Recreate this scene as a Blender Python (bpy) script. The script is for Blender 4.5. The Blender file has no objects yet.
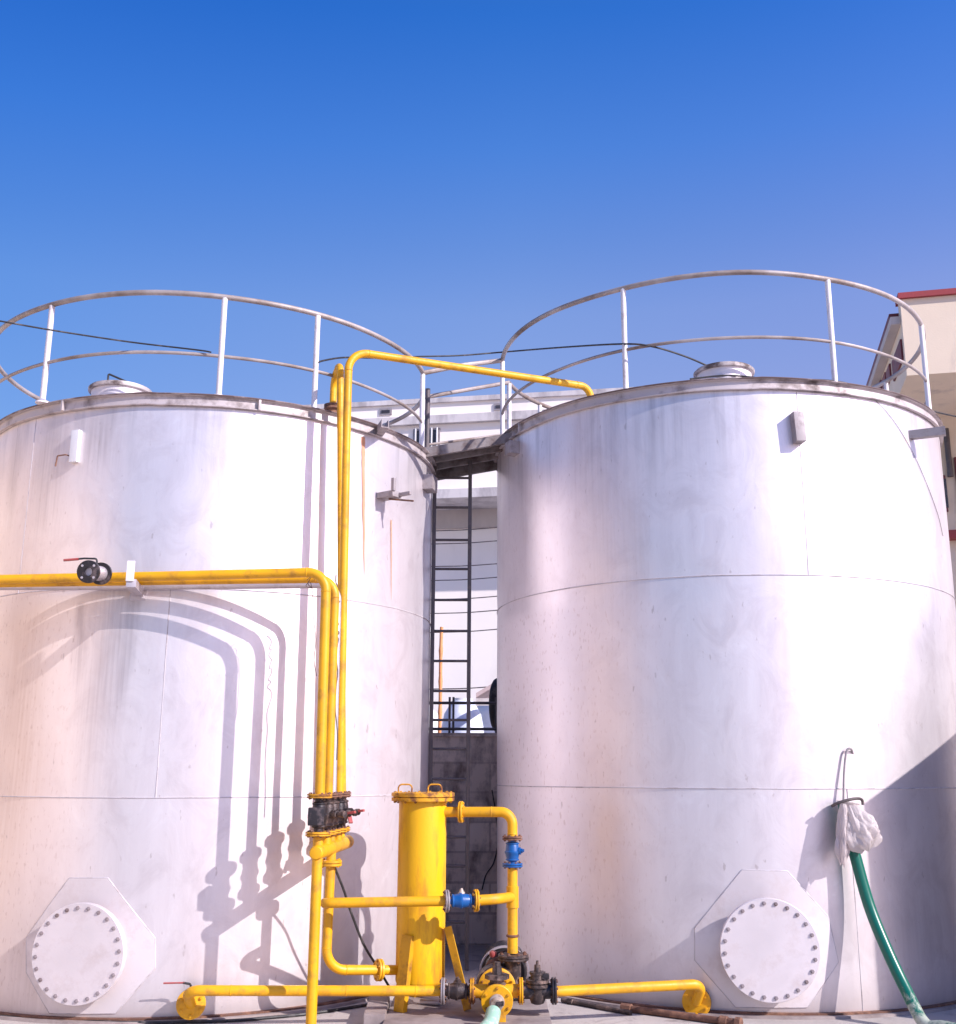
import bpy, bmesh, math, random
from mathutils import Vector, Matrix, noise as mnoise
random.seed(7)
scene = bpy.context.scene
COL = scene.collection
V = Vector
R = math.radians

# ------------------------------------------------------------------ camera model
F, PIT, ROL, PPX, PPY, H = 1094.5, R(13.53), R(0.148), 490.82, 509.25, 1.7
EYE = V((0, 0, H))
SUN_AZ, SUN_EL = 57.0, 31.0            # azimuth to the right of the direction tank -> camera


def ray(x, y):
    x = (x - PPX) / F
    y = -(y - PPY) / F
    c, s = math.cos(ROL), math.sin(ROL)
    x, y = c * x - s * y, s * x + c * y
    cp, sp = math.cos(PIT), math.sin(PIT)
    return V((x, cp - y * sp, sp + y * cp))


def at(x, y, Y):
    d = ray(x, y)
    return EYE + d * (Y / d.y)


def atz(x, y, z):
    d = ray(x, y)
    return EYE + d * ((z - H) / d.z)


def onplane(x, y, p, n):
    d = ray(x, y)
    return EYE + d * ((p - EYE).dot(n) / d.dot(n))


class Tank:
    def __init__(s, cx, cy, r, h, s1, s2):
        s.c = V((cx, cy, 0)); s.r = r; s.h = h; s.s1 = s1; s.s2 = s2

    def hit(s, x, y, off=0.0):
        d = ray(x, y); rr = s.r + off
        a = d.x ** 2 + d.y ** 2
        b = -(d.x * s.c.x + d.y * s.c.y)
        cc = s.c.x ** 2 + s.c.y ** 2 - rr * rr
        t = (-b - math.sqrt(max(b * b - a * cc, 0))) / a
        return EYE + d * t

    def ang(s, p):                       # 0 = facing -Y, + to +X
        return math.atan2(p.x - s.c.x, -(p.y - s.c.y))

    def pt(s, a, z, off=0.0):
        return V((s.c.x + math.sin(a) * (s.r + off), s.c.y - math.cos(a) * (s.r + off), z))

    def n(s, a):
        return V((math.sin(a), -math.cos(a), 0))

    def t(s, a):
        return V((math.cos(a), math.sin(a), 0))


TL = Tank(-2.632, 10.326, 2.060, 4.618, 3.070, 1.515)
TR = Tank(2.215, 10.640, 2.151, 4.845, 3.220, 1.588)


# ------------------------------------------------------------------ materials
def newmat(name):
    m = bpy.data.materials.new(name)
    m.use_nodes = True
    nt = m.node_tree
    b = nt.nodes['Principled BSDF']
    return m, nt, b


def N(nt, t, **kw):
    n = nt.nodes.new(t)
    for k, v in kw.items():
        if k.startswith('i_'):
            n.inputs[k[2:].replace('_', ' ')].default_value = v
        else:
            setattr(n, k, v)
    return n


def ramp(nt, fac, stops):
    r = nt.nodes.new('ShaderNodeValToRGB')
    e = r.color_ramp.elements
    while len(e) < len(stops):
        e.new(0.5)
    for el, (p, c) in zip(e, stops):
        el.position = p
        el.color = (c[0], c[1], c[2], 1) if not isinstance(c, (int, float)) else (c, c, c, 1)
    nt.links.new(fac, r.inputs[0])
    return r


def mixc(nt, fac, a, b, mode='MIX'):
    m = nt.nodes.new('ShaderNodeMix')
    m.data_type = 'RGBA'; m.blend_type = mode
    for sock, val in ((0, fac), (6, a), (7, b)):
        if hasattr(val, 'links'):
            nt.links.new(val, m.inputs[sock])
        elif sock == 0:
            m.inputs[0].default_value = val
        else:
            m.inputs[sock].default_value = (*val, 1)
    return m.outputs[2]


def mapped(nt, coord='Object', scale=(1, 1, 1), loc=(0, 0, 0), src=None):
    if src is None:
        tc = nt.nodes.new('ShaderNodeTexCoord')
        src = tc.outputs[coord]
    mp = nt.nodes.new('ShaderNodeMapping')
    mp.inputs['Scale'].default_value = scale
    mp.inputs['Location'].default_value = loc
    nt.links.new(src, mp.inputs[0])
    return mp.outputs[0]


def noise(nt, vec, scale, detail=4, rough=0.55, dist=0.0):
    n = nt.nodes.new('ShaderNodeTexNoise')
    n.inputs['Scale'].default_value = scale
    n.inputs['Detail'].default_value = detail
    n.inputs['Roughness'].default_value = rough
    n.inputs['Distortion'].default_value = dist
    nt.links.new(vec, n.inputs['Vector'])
    return n.outputs[0]


def bump(nt, b, h, strength=0.2, dist=0.01):
    bn = nt.nodes.new('ShaderNodeBump')
    bn.inputs['Strength'].default_value = strength
    bn.inputs['Distance'].default_value = dist
    nt.links.new(h, bn.inputs['Height'])
    nt.links.new(bn.outputs[0], b.inputs['Normal'])


def worn(name, base, wear, rough=0.45, metallic=0.0, scale=9.0, lo=0.52, hi=0.68, spec=0.5,
         var=0.18, bstr=0.15, streak=(1, 1, 1), coat=0.0):
    """painted or bare surface: colour variation, wear spots with their own colour, slight bump"""
    m, nt, b = newmat(name)
    v = mapped(nt, 'Object', streak)
    n1 = noise(nt, v, scale, 6, 0.65)
    n2 = noise(nt, v, scale * 0.23, 3)
    n3 = noise(nt, mapped(nt), scale * 7, 3)
    dark = tuple(c * (1 - var) for c in base)
    c1 = mixc(nt, ramp(nt, n2, [(0.3, 0.0), (0.7, 1.0)]).outputs[0], dark, base)
    w = ramp(nt, n1, [(lo, 0.0), (hi, 1.0)])
    c2 = mixc(nt, w.outputs[0], c1, wear)
    nt.links.new(c2, b.inputs['Base Color'])
    b.inputs['Metallic'].default_value = metallic
    rr = ramp(nt, n1, [(0.3, rough - 0.06), (0.75, min(1, rough + 0.25))])
    nt.links.new(rr.outputs[0], b.inputs['Roughness'])
    b.inputs['Specular IOR Level'].default_value = spec
    bump(nt, b, n3, bstr, 0.004)
    return m


def tank_material(name, dirt_u, seed, dirt, stains=(), upper=0.4, dusty=0.14, base=(0.80, 0.75, 0.765)):
    """aluminium-painted steel; the UV map is in metres (u round the shell, v height)"""
    m, nt, b = newmat(name)
    uv = nt.nodes.new('ShaderNodeUVMap'); uv.uv_map = 'shell'
    s = uv.outputs[0]
    sep = nt.nodes.new('ShaderNodeSeparateXYZ'); nt.links.new(s, sep.inputs[0])
    streak = noise(nt, mapped(nt, src=s, scale=(3.2, 0.16, 1), loc=(seed, 0, 0)), 2.2, 7, 0.62)
    fine = noise(nt, mapped(nt, src=s, scale=(22, 0.5, 1), loc=(seed * 2, 0, 0)), 2.0, 4, 0.6)
    blot = noise(nt, mapped(nt, src=s, scale=(1, 0.6, 1), loc=(0, seed, 0)), 1.1, 5, 0.6, 0.4)
    spot = noise(nt, mapped(nt, src=s, scale=(6, 2.2, 1), loc=(seed, seed, 0)), 3.5, 3, 0.5)
    c = mixc(nt, ramp(nt, streak, [(0.36, 0.0), (0.62, 1.0)]).outputs[0],
             (base[0] * 0.94, base[1] * 0.93, base[2] * 0.935), base)
    c = mixc(nt, ramp(nt, fine, [(0.55, 0.0), (0.75, 0.09)]).outputs[0], c, (0.66, 0.61, 0.63))
    mott = noise(nt, mapped(nt, src=s, scale=(1, 0.7, 1), loc=(seed * 3, 1, 0)), 3.4, 8, 0.68, 0.8)
    c = mixc(nt, ramp(nt, mott, [(0.48, 0.0), (0.66, 0.55)]).outputs[0], c, (0.62, 0.56, 0.575))
    c = mixc(nt, ramp(nt, mott, [(0.30, 0.5), (0.42, 0.0)]).outputs[0], c, (0.88, 0.85, 0.87))
    # chalky, dusty beige weathering zones; the right tank's paler tint paints in bounced light
    d = nt.nodes.new('ShaderNodeMapRange'); d.interpolation_type = 'SMOOTHSTEP'
    d.inputs[1].default_value, d.inputs[2].default_value = dirt_u
    d.inputs[3].default_value, d.inputs[4].default_value = 1.0, 0.0
    nt.links.new(sep.outputs[0], d.inputs[0])
    mul = N(nt, 'ShaderNodeMath', operation='MULTIPLY')
    zc = nt.nodes.new('ShaderNodeMapRange'); zc.inputs[1].default_value, zc.inputs[2].default_value = 3.02, 3.12
    zc.inputs[3].default_value, zc.inputs[4].default_value = 1.0, upper
    nt.links.new(sep.outputs[1], zc.inputs[0])
    zm = N(nt, 'ShaderNodeMath', operation='MULTIPLY'); nt.links.new(d.outputs[0], zm.inputs[0]); nt.links.new(zc.outputs[0], zm.inputs[1])
    nt.links.new(zm.outputs[0], mul.inputs[0])
    nt.links.new(ramp(nt, blot, [(0.22, 0.45), (0.55, 1.0)]).outputs[0], mul.inputs[1])
    c = mixc(nt, mul.outputs[0], c, dirt)
    # drips and washed patches: (u, half width, z top, z bottom, strength, colour)
    wig = N(nt, 'ShaderNodeMath', operation='MULTIPLY_ADD')
    nt.links.new(fine, wig.inputs[0]); wig.inputs[1].default_value = 0.5; wig.inputs[2].default_value = -0.25
    du = N(nt, 'ShaderNodeMath', operation='MULTIPLY_ADD')
    nt.links.new(blot, du.inputs[0]); du.inputs[1].default_value = 0.5; nt.links.new(sep.outputs[0], du.inputs[2])
    for (su, sw_, z1, z0, st, col) in stains:
        a1 = N(nt, 'ShaderNodeMath', operation='SUBTRACT'); nt.links.new(du.outputs[0], a1.inputs[0]); a1.inputs[1].default_value = su + .25
        a2 = N(nt, 'ShaderNodeMath', operation='ABSOLUTE'); nt.links.new(a1.outputs[0], a2.inputs[0])
        a3 = nt.nodes.new('ShaderNodeMapRange'); a3.interpolation_type = 'SMOOTHSTEP'
        a3.inputs[1].default_value, a3.inputs[2].default_value = sw_ * 1.25, sw_ * .05
        nt.links.new(a2.outputs[0], a3.inputs[0])
        zz = N(nt, 'ShaderNodeMath', operation='ADD'); nt.links.new(sep.outputs[1], zz.inputs[0]); nt.links.new(wig.outputs[0], zz.inputs[1])
        b1 = nt.nodes.new('ShaderNodeMapRange'); b1.interpolation_type = 'SMOOTHSTEP'
        b1.inputs[1].default_value, b1.inputs[2].default_value = z0, z0 + (z1 - z0) * .7
        nt.links.new(zz.outputs[0], b1.inputs[0])
        b2 = nt.nodes.new('ShaderNodeMapRange'); b2.interpolation_type = 'SMOOTHSTEP'
        b2.inputs[1].default_value, b2.inputs[2].default_value = z1 + (.05 if sw_ < .25 and st > .6 else .45), z1 - (0 if sw_ < .25 and st > .6 else .3)
        nt.links.new(zz.outputs[0] if sw_ > .2 else sep.outputs[1], b2.inputs[0])
        m1 = N(nt, 'ShaderNodeMath', operation='MULTIPLY'); nt.links.new(a3.outputs[0], m1.inputs[0]); nt.links.new(b1.outputs[0], m1.inputs[1])
        m2 = N(nt, 'ShaderNodeMath', operation='MULTIPLY'); nt.links.new(m1.outputs[0], m2.inputs[0]); nt.links.new(b2.outputs[0], m2.inputs[1])
        m3 = N(nt, 'ShaderNodeMath', operation='MULTIPLY'); nt.links.new(m2.outputs[0], m3.inputs[0])
        nt.links.new(ramp(nt, fine, [(0.3, st * .45), (0.65, st)]).outputs[0], m3.inputs[1])
        c = mixc(nt, m3.outputs[0], c, col)
    # specks and scratches
    c = mixc(nt, ramp(nt, spot, [(0.68, 0.0), (0.74, 0.55)]).outputs[0], c, (0.44, 0.37, 0.36))
    spk = noise(nt, mapped(nt, src=s, scale=(9, 3.0, 1), loc=(seed, 5, 0)), 5.0, 3, 0.5)
    spk2 = N(nt, 'ShaderNodeMath', operation='MULTIPLY'); nt.links.new(mul.outputs[0], spk2.inputs[0])
    nt.links.new(ramp(nt, spk, [(0.60, 0.0), (0.68, 0.5)]).outputs[0], spk2.inputs[1])
    c = mixc(nt, spk2.outputs[0], c, (0.46, 0.33, 0.29))
    # run-off grime just under the rim
    g = nt.nodes.new('ShaderNodeMapRange'); g.interpolation_type = 'SMOOTHSTEP'
    g.inputs[1].default_value, g.inputs[2].default_value = 3.6, 4.75
    nt.links.new(sep.outputs[1], g.inputs[0])
    g2 = N(nt, 'ShaderNodeMath', operation='MULTIPLY')
    nt.links.new(g.outputs[0], g2.inputs[0])
    nt.links.new(ramp(nt, streak, [(0.5, 0.0), (0.72, 0.75)]).outputs[0], g2.inputs[1])
    c = mixc(nt, g2.outputs[0], c, (0.42, 0.38, 0.40))
    # splash dirt at the foot
    f = nt.nodes.new('ShaderNodeMapRange'); f.interpolation_type = 'SMOOTHSTEP'
    f.inputs[1].default_value, f.inputs[2].default_value = 0.32, 0.0
    nt.links.new(sep.outputs[1], f.inputs[0])
    f2 = N(nt, 'ShaderNodeMath', operation='MULTIPLY')
    nt.links.new(f.outputs[0], f2.inputs[0])
    nt.links.new(ramp(nt, blot, [(0.3, 0.1), (0.7, 0.8)]).outputs[0], f2.inputs[1])
    c = mixc(nt, f2.outputs[0], c, (0.42, 0.36, 0.34))
    nt.links.new(c, b.inputs['Base Color'])
    dm = nt.nodes.new('ShaderNodeMapRange'); dm.inputs[3].default_value, dm.inputs[4].default_value = 0.62, dusty
    nt.links.new(mul.outputs[0], dm.inputs[0]); nt.links.new(dm.outputs[0], b.inputs['Metallic'])
    nt.links.new(ramp(nt, blot, [(0.3, 0.33), (0.7, 0.46)]).outputs[0], b.inputs['Roughness'])
    bumpmix = N(nt, 'ShaderNodeMath', operation='ADD')
    nt.links.new(blot, bumpmix.inputs[0]); nt.links.new(mott, bumpmix.inputs[1])
    bump(nt, b, bumpmix.outputs[0], 0.22, 0.012)
    return m


M = {}
def su(T, x, y):
    p = T.hit(x, y); return T.ang(p) * T.r, p.z


def st(T, x, ytop, ybot, w, k, col):
    u, z1 = su(T, x, ytop); _, z0 = su(T, x, ybot)
    return (u, w, z1, z0, k, col)


M['tank_l'] = tank_material('silver_paint_left', (-1.40, 0.15), 3.1, (0.78, 0.66, 0.60), [
    st(TL, 106, 592, 830, .20, .62, (0.44, 0.37, 0.38)), st(TL, 84, 606, 700, .05, .65, (0.34, 0.28, 0.29)), st(TL, 126, 596, 760, .08, .62, (0.46, 0.41, 0.43)),
    st(TL, 30, 600, 960, .30, .55, (0.50, 0.36, 0.29)), st(TL, 56, 408, 560, .25, .5, (0.36, 0.31, 0.31)), st(TL, 20, 425, 560, .12, .5, (0.40, 0.34, 0.33)),
    st(TL, 105, 405, 480, .22, .5, (0.40, 0.35, 0.35)), st(TL, 40, 930, 1020, .35, .5, (0.42, 0.35, 0.33)), st(TL, 116, 965, 1016, .12, .6, (0.42, 0.32, 0.26))])
M['tank_r'] = tank_material('silver_paint_right', (-2.6, -0.2), 8.7, (0.86, 0.785, 0.80), dusty=0.25, stains=[  # paler tint on its shaded left side, bounced light put into the colour
    st(TR, 548, 420, 560, .22, 0.41, (0.52, 0.46, 0.48)), st(TR, 580, 410, 520, .12, 0.45, (0.48, 0.43, 0.46)), st(TR, 522, 430, 640, .10, 0.45, (0.54, 0.48, 0.51)),
    st(TR, 608, 470, 660, .20, 0.38, (0.59, 0.52, 0.51)), st(TR, 632, 480, 690, .13, 0.38, (0.62, 0.54, 0.52)), st(TR, 566, 590, 760, .16, 0.34, (0.86, 0.82, 0.84)),
    st(TR, 545, 500, 620, .07, 0.45, (0.86, 0.82, 0.83)), st(TR, 650, 590, 730, .22, 0.30, (0.84, 0.78, 0.80)), st(TR, 600, 760, 1000, .35, 0.14, (0.64, 0.56, 0.55)),
    st(TR, 690, 395, 480, .20, 0.34, (0.62, 0.57, 0.59)), st(TR, 905, 880, 1010, .5, 0.38, (0.58, 0.53, 0.55)), st(TR, 660, 640, 820, .5, 0.22, (0.70, 0.62, 0.63))])
M['silver'] = worn('silver_plate', (0.79, 0.73, 0.74), (0.62, 0.55, 0.54), 0.44, 0.45, 6.0, 0.50, 0.74, bstr=0.1)
M['rim'] = worn('rim_paint', (0.58, 0.52, 0.52), (0.13, 0.095, 0.09), 0.5, 0.35, 4.0, 0.49, 0.70, bstr=0.3)
M['lid_paint'] = worn('lid_paint', (0.58, 0.52, 0.51), (0.12, 0.09, 0.085), 0.55, 0.3, 6.0, 0.45, 0.62, bstr=0.3)
M['adapter'] = worn('dull_adapter', (0.50, 0.42, 0.36), (0.22, 0.15, 0.12), 0.5, 0.2, 14.0)
M['rim_edge'] = worn('rusted_rim_edge', (0.16, 0.11, 0.105), (0.42, 0.36, 0.36), 0.6, 0.3, 3.0, 0.50, 0.66)
M['weld'] = worn('weld_bead', (0.62, 0.58, 0.60), (0.34, 0.28, 0.28), 0.55, 0.3, 8.0, 0.5, 0.7)
M['rail'] = worn('rail_paint', (0.50, 0.445, 0.43), (0.18, 0.13, 0.105), 0.5, 0.25, 2.0, 0.38, 0.68, bstr=0.04)
M['post'] = worn('post_paint', (0.78, 0.74, 0.755), (0.40, 0.31, 0.29), 0.5, 0.1, 5.0, 0.56, 0.76)
M['galv'] = worn('galvanised_pipe', (0.60, 0.55, 0.58), (0.36, 0.30, 0.30), 0.4, 0.6, 6.0, 0.55, 0.75)
M['yellow'] = worn('yellow_paint', (0.87, 0.44, 0.005), (0.42, 0.20, 0.025), 0.42, 0.0, 9.0, 0.50, 0.72, bstr=0.25, var=0.3)
M['yellow_v'] = worn('yellow_vessel_paint', (0.89, 0.49, 0.003), (0.52, 0.21, 0.012), 0.42, 0.0, 6.0, 0.49, 0.70,
                     streak=(1.6, 1.6, 0.35), bstr=0.2)
M['yellow_leg'] = worn('yellow_leg_paint', (0.68, 0.35, 0.006), (0.24, 0.11, 0.02), 0.5, 0.0, 7.0, 0.46, 0.66, bstr=0.3)
M['yellow_rust'] = worn('yellow_paint_rusty', (0.72, 0.35, 0.01), (0.20, 0.075, 0.025), 0.6, 0.0, 14.0, 0.44, 0.60, bstr=0.4)
M['rust'] = worn('rusty_iron', (0.17, 0.085, 0.06), (0.32, 0.17, 0.11), 0.75, 0.3, 14.0, 0.45, 0.65, bstr=0.5)
M['black'] = worn('black_iron', (0.028, 0.024, 0.028), (0.16, 0.12, 0.12), 0.38, 0.3, 14.0, 0.52, 0.70, bstr=0.4)
M['blackr'] = worn('greasy_iron', (0.06, 0.045, 0.045), (0.26, 0.18, 0.15), 0.42, 0.4, 14.0, 0.48, 0.68, bstr=0.5)
M['blue'] = worn('blue_valve_paint', (0.004, 0.095, 0.33), (0.03, 0.05, 0.12), 0.35, 0.0, 16.0, 0.56, 0.74)
M['red'] = worn('red_lever_paint', (0.40, 0.075, 0.07), (0.26, 0.13, 0.11), 0.4, 0.0, 14.0)
M['steel'] = worn('ladder_steel', (0.11, 0.095, 0.10), (0.17, 0.14, 0.14), 0.5, 0.3, 9.0, 0.5, 0.7)
M['deck'] = worn('walkway_steel', (0.30, 0.265, 0.26), (0.13, 0.095, 0.09), 0.6, 0.3, 5.0, 0.45, 0.65)
M['bolt'] = worn('bolt_steel', (0.36, 0.31, 0.32), (0.17, 0.12, 0.11), 0.55, 0.3, 5.0)
M['cable'] = worn('black_cable', (0.02, 0.019, 0.022), (0.10, 0.09, 0.09), 0.5, 0.0, 9.0)
M['wire'] = worn('thin_wire', (0.11, 0.09, 0.09), (0.25, 0.2, 0.18), 0.5, 0.3, 9.0)
M['bamboo'] = worn('orange_bamboo', (0.85, 0.36, 0.15), (0.45, 0.17, 0.07), 0.6, 0.0, 6.0)
M['plasticb'] = worn('white_blue_plastic', (0.55, 0.62, 0.80), (0.78, 0.80, 0.84), 0.4, 0.0, 1.2, 0.45, 0.6)
M['plasticw'] = worn('white_plastic', (0.78, 0.78, 0.80), (0.5, 0.47, 0.45), 0.4, 0.0, 2.0, 0.6, 0.8)
M['rubber'] = worn('tyre_rubber', (0.03, 0.028, 0.028), (0.09, 0.08, 0.075), 0.7, 0.0, 9.0)
M['tent'] = worn('pink_sheet', (0.62, 0.50, 0.50), (0.42, 0.3, 0.3), 0.6, 0.0, 2.0)
M['maroon'] = worn('maroon_paint', (0.16, 0.03, 0.035), (0.25, 0.07, 0.07), 0.5, 0.0, 5.0)
M['redtrim'] = worn('red_trim', (0.36, 0.05, 0.055), (0.26, 0.07, 0.065), 0.6, 0.0, 3.0)
M['glassd'] = worn('dark_pane', (0.05, 0.045, 0.055), (0.10, 0.09, 0.10), 0.15, 0.0, 2.0)
M['tagw'] = worn('white_plate', (0.82, 0.82, 0.84), (0.6, 0.56, 0.55), 0.4, 0.0, 6.0, 0.65, 0.8)
M['tagg'] = worn('grey_plate', (0.38, 0.34, 0.35), (0.24, 0.2, 0.2), 0.5, 0.3, 12.0, 0.5, 0.7)


def plaster(name, base, stain, scale=1.0, lo=0.5, hi=0.75, blocks=None, vert=0.35):
    m, nt, b = newmat(name)
    v = mapped(nt, 'Object', (1, 1, vert))
    n1 = noise(nt, v, 1.6 * scale, 7, 0.65)
    n2 = noise(nt, mapped(nt), 26 * scale, 4)
    n3 = noise(nt, mapped(nt, loc=(4, 2, 7)), 0.9 * scale, 5)
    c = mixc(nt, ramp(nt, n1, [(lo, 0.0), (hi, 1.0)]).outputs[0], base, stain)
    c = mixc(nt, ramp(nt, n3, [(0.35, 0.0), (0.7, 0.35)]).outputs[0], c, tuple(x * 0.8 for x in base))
    h = n2
    if blocks:
        br = nt.nodes.new('ShaderNodeTexBrick')
        br.inputs['Scale'].default_value = 1.0
        br.inputs['Brick Width'].default_value = 0.48
        br.inputs['Row Height'].default_value = 0.30
        br.inputs['Mortar Size'].default_value = 0.012
        br.inputs['Color1'].default_value = (1, 1, 1, 1)
        br.inputs['Color2'].default_value = (0.72, 0.70, 0.70, 1)
        br.inputs['Mortar'].default_value = (0.62, 0.6, 0.6, 1)
        cx = nt.nodes.new('ShaderNodeTexCoord')
        sp = nt.nodes.new('ShaderNodeSeparateXYZ'); nt.links.new(cx.outputs['Object'], sp.inputs[0])
        cb = nt.nodes.new('ShaderNodeCombineXYZ')
        nt.links.new(sp.outputs[0], cb.inputs[0]); nt.links.new(sp.outputs[2], cb.inputs[1])
        nt.links.new(cb.outputs[0], br.inputs['Vector'])
        c = mixc(nt, 1.0, c, br.outputs['Color'], 'MULTIPLY')
        ad = N(nt, 'ShaderNodeMath', operation='ADD')
        nt.links.new(n2, ad.inputs[0]); nt.links.new(br.outputs['Fac'], ad.inputs[1])
        ad.inputs[1].default_value = 0
        h = ad.outputs[0]
    nt.links.new(c, b.inputs['Base Color'])
    b.inputs['Roughness'].default_value = 0.85
    bump(nt, b, h, 0.25, 0.006)
    return m


M['white_wall'] = plaster('white_wall', (0.95, 0.88, 0.82), (0.78, 0.70, 0.64), 0.6, 0.55, 0.85)
M['cream_wall'] = plaster('cream_wall', (0.83, 0.69, 0.53), (0.58, 0.48, 0.40), 1.6, 0.55, 0.75)
M['ledge'] = plaster('stained_ledge', (0.66, 0.62, 0.62), (0.36, 0.33, 0.34), 1.5, 0.42, 0.65)
M['beige_wall'] = plaster('beige_wall', (0.56, 0.50, 0.47), (0.44, 0.39, 0.37), 0.8)
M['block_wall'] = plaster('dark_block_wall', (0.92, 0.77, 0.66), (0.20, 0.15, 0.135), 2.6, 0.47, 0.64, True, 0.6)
M['grey_wall'] = plaster('brown_shed_wall', (0.12, 0.095, 0.09), (0.07, 0.055, 0.055), 0.8)
M['concrete'] = plaster('plinth_concrete', (0.34, 0.285, 0.27), (0.17, 0.13, 0.125), 3.0, 0.42, 0.7, None, 1)


def ground_material():
    m, nt, b = newmat('yard_concrete')
    v = mapped(nt)
    n1 = noise(nt, v, 0.7, 8, 0.62)
    n2 = noise(nt, v, 5.0, 8, 0.7, 0.6)
    n3 = noise(nt, v, 60, 4)
    n4 = noise(nt, mapped(nt, loc=(9, 3, 0)), 2.2, 5, 0.6, 1.0)
    c = mixc(nt, ramp(nt, n1, [(0.3, 0.0), (0.7, 1.0)]).outputs[0], (0.36, 0.32, 0.30), (0.52, 0.475, 0.44))
    c = mixc(nt, ramp(nt, n2, [(0.55, 0.0), (0.72, 0.7)]).outputs[0], c, (0.24, 0.20, 0.19))
    c = mixc(nt, ramp(nt, n4, [(0.60, 0.0), (0.70, 0.6)]).outputs[0], c, (0.15, 0.12, 0.115))
    nt.links.new(c, b.inputs['Base Color'])
    b.inputs['Roughness'].default_value = 0.85
    ad = N(nt, 'ShaderNodeMath', operation='ADD')
    nt.links.new(n3, ad.inputs[0]); nt.links.new(n2, ad.inputs[1])
    bump(nt, b, ad.outputs[0], 0.35, 0.01)
    return m


M['ground'] = ground_material()


def hose_material(name, base, dusty, z0, z1, trans=0.0):
    m, nt, b = newmat(name)
    geo = nt.nodes.new('ShaderNodeTexCoord')
    n1 = noise(nt, mapped(nt), 26, 5, 0.7)
    sp = nt.nodes.new('ShaderNodeSeparateXYZ'); nt.links.new(geo.outputs['Object'], sp.inputs[0])
    mr = nt.nodes.new('ShaderNodeMapRange')
    mr.inputs[1].default_value, mr.inputs[2].default_value = z0, z1
    mr.inputs[3].default_value, mr.inputs[4].default_value = 0.34, -0.3
    nt.links.new(sp.outputs[2], mr.inputs[0])
    ad = N(nt, 'ShaderNodeMath', operation='ADD')
    nt.links.new(n1, ad.inputs[0]); nt.links.new(mr.outputs[0], ad.inputs[1])
    c = mixc(nt, ramp(nt, ad.outputs[0], [(0.52, 0.0), (0.72, 1.0)]).outputs[0], base, dusty)
    nt.links.new(c, b.inputs['Base Color'])
    b.inputs['Roughness'].default_value = 0.32
    bump(nt, b, n1, 0.15, 0.003)
    return m


M['hose_green'] = hose_material('green_hose', (0.002, 0.125, 0.085), (0.42, 0.46, 0.38), 0.0, 0.42)
M['hose_pale'] = hose_material('pale_hose', (0.30, 0.50, 0.38), (0.62, 0.64, 0.57), -0.1, 0.35)


def bag_material():
    m, nt, b = newmat('thin_plastic_bag')
    b.inputs['Base Color'].default_value = (0.74, 0.66, 0.64, 1)
    b.inputs['Roughness'].default_value = 0.32
    b.inputs['Transmission Weight'].default_value = 0.0
    tr = nt.nodes.new('ShaderNodeBsdfTranslucent')
    tr.inputs[0].default_value = (0.9, 0.85, 0.85, 1)
    mx = nt.nodes.new('ShaderNodeMixShader'); mx.inputs[0].default_value = 0.45
    out = nt.nodes['Material Output']
    nt.links.new(b.outputs[0], mx.inputs[1]); nt.links.new(tr.outputs[0], mx.inputs[2])
    nt.links.new(mx.outputs[0], out.inputs[0])
    n1 = noise(nt, mapped(nt), 30, 4, 0.6, 1.0)
    bump(nt, b, n1, 0.7, 0.012)
    return m


M['bag'] = bag_material()


def streak_material():
    m, nt, b = newmat('rust_run')
    n1 = noise(nt, mapped(nt, scale=(30, 30, 3)), 1.0, 4)
    nt.links.new(mixc(nt, n1, (0.55, 0.20, 0.075), (0.66, 0.40, 0.28)), b.inputs['Base Color'])
    b.inputs['Roughness'].default_value = 0.7
    return m


M['run'] = streak_material()


# ------------------------------------------------------------------ mesh building
def frame(d):
    d = d.normalized()
    up = V((0, 0, 1)) if abs(d.z) < 0.95 else V((0, 1, 0))
    a = up.cross(d).normalized()
    return a, d.cross(a).normalized()


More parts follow.
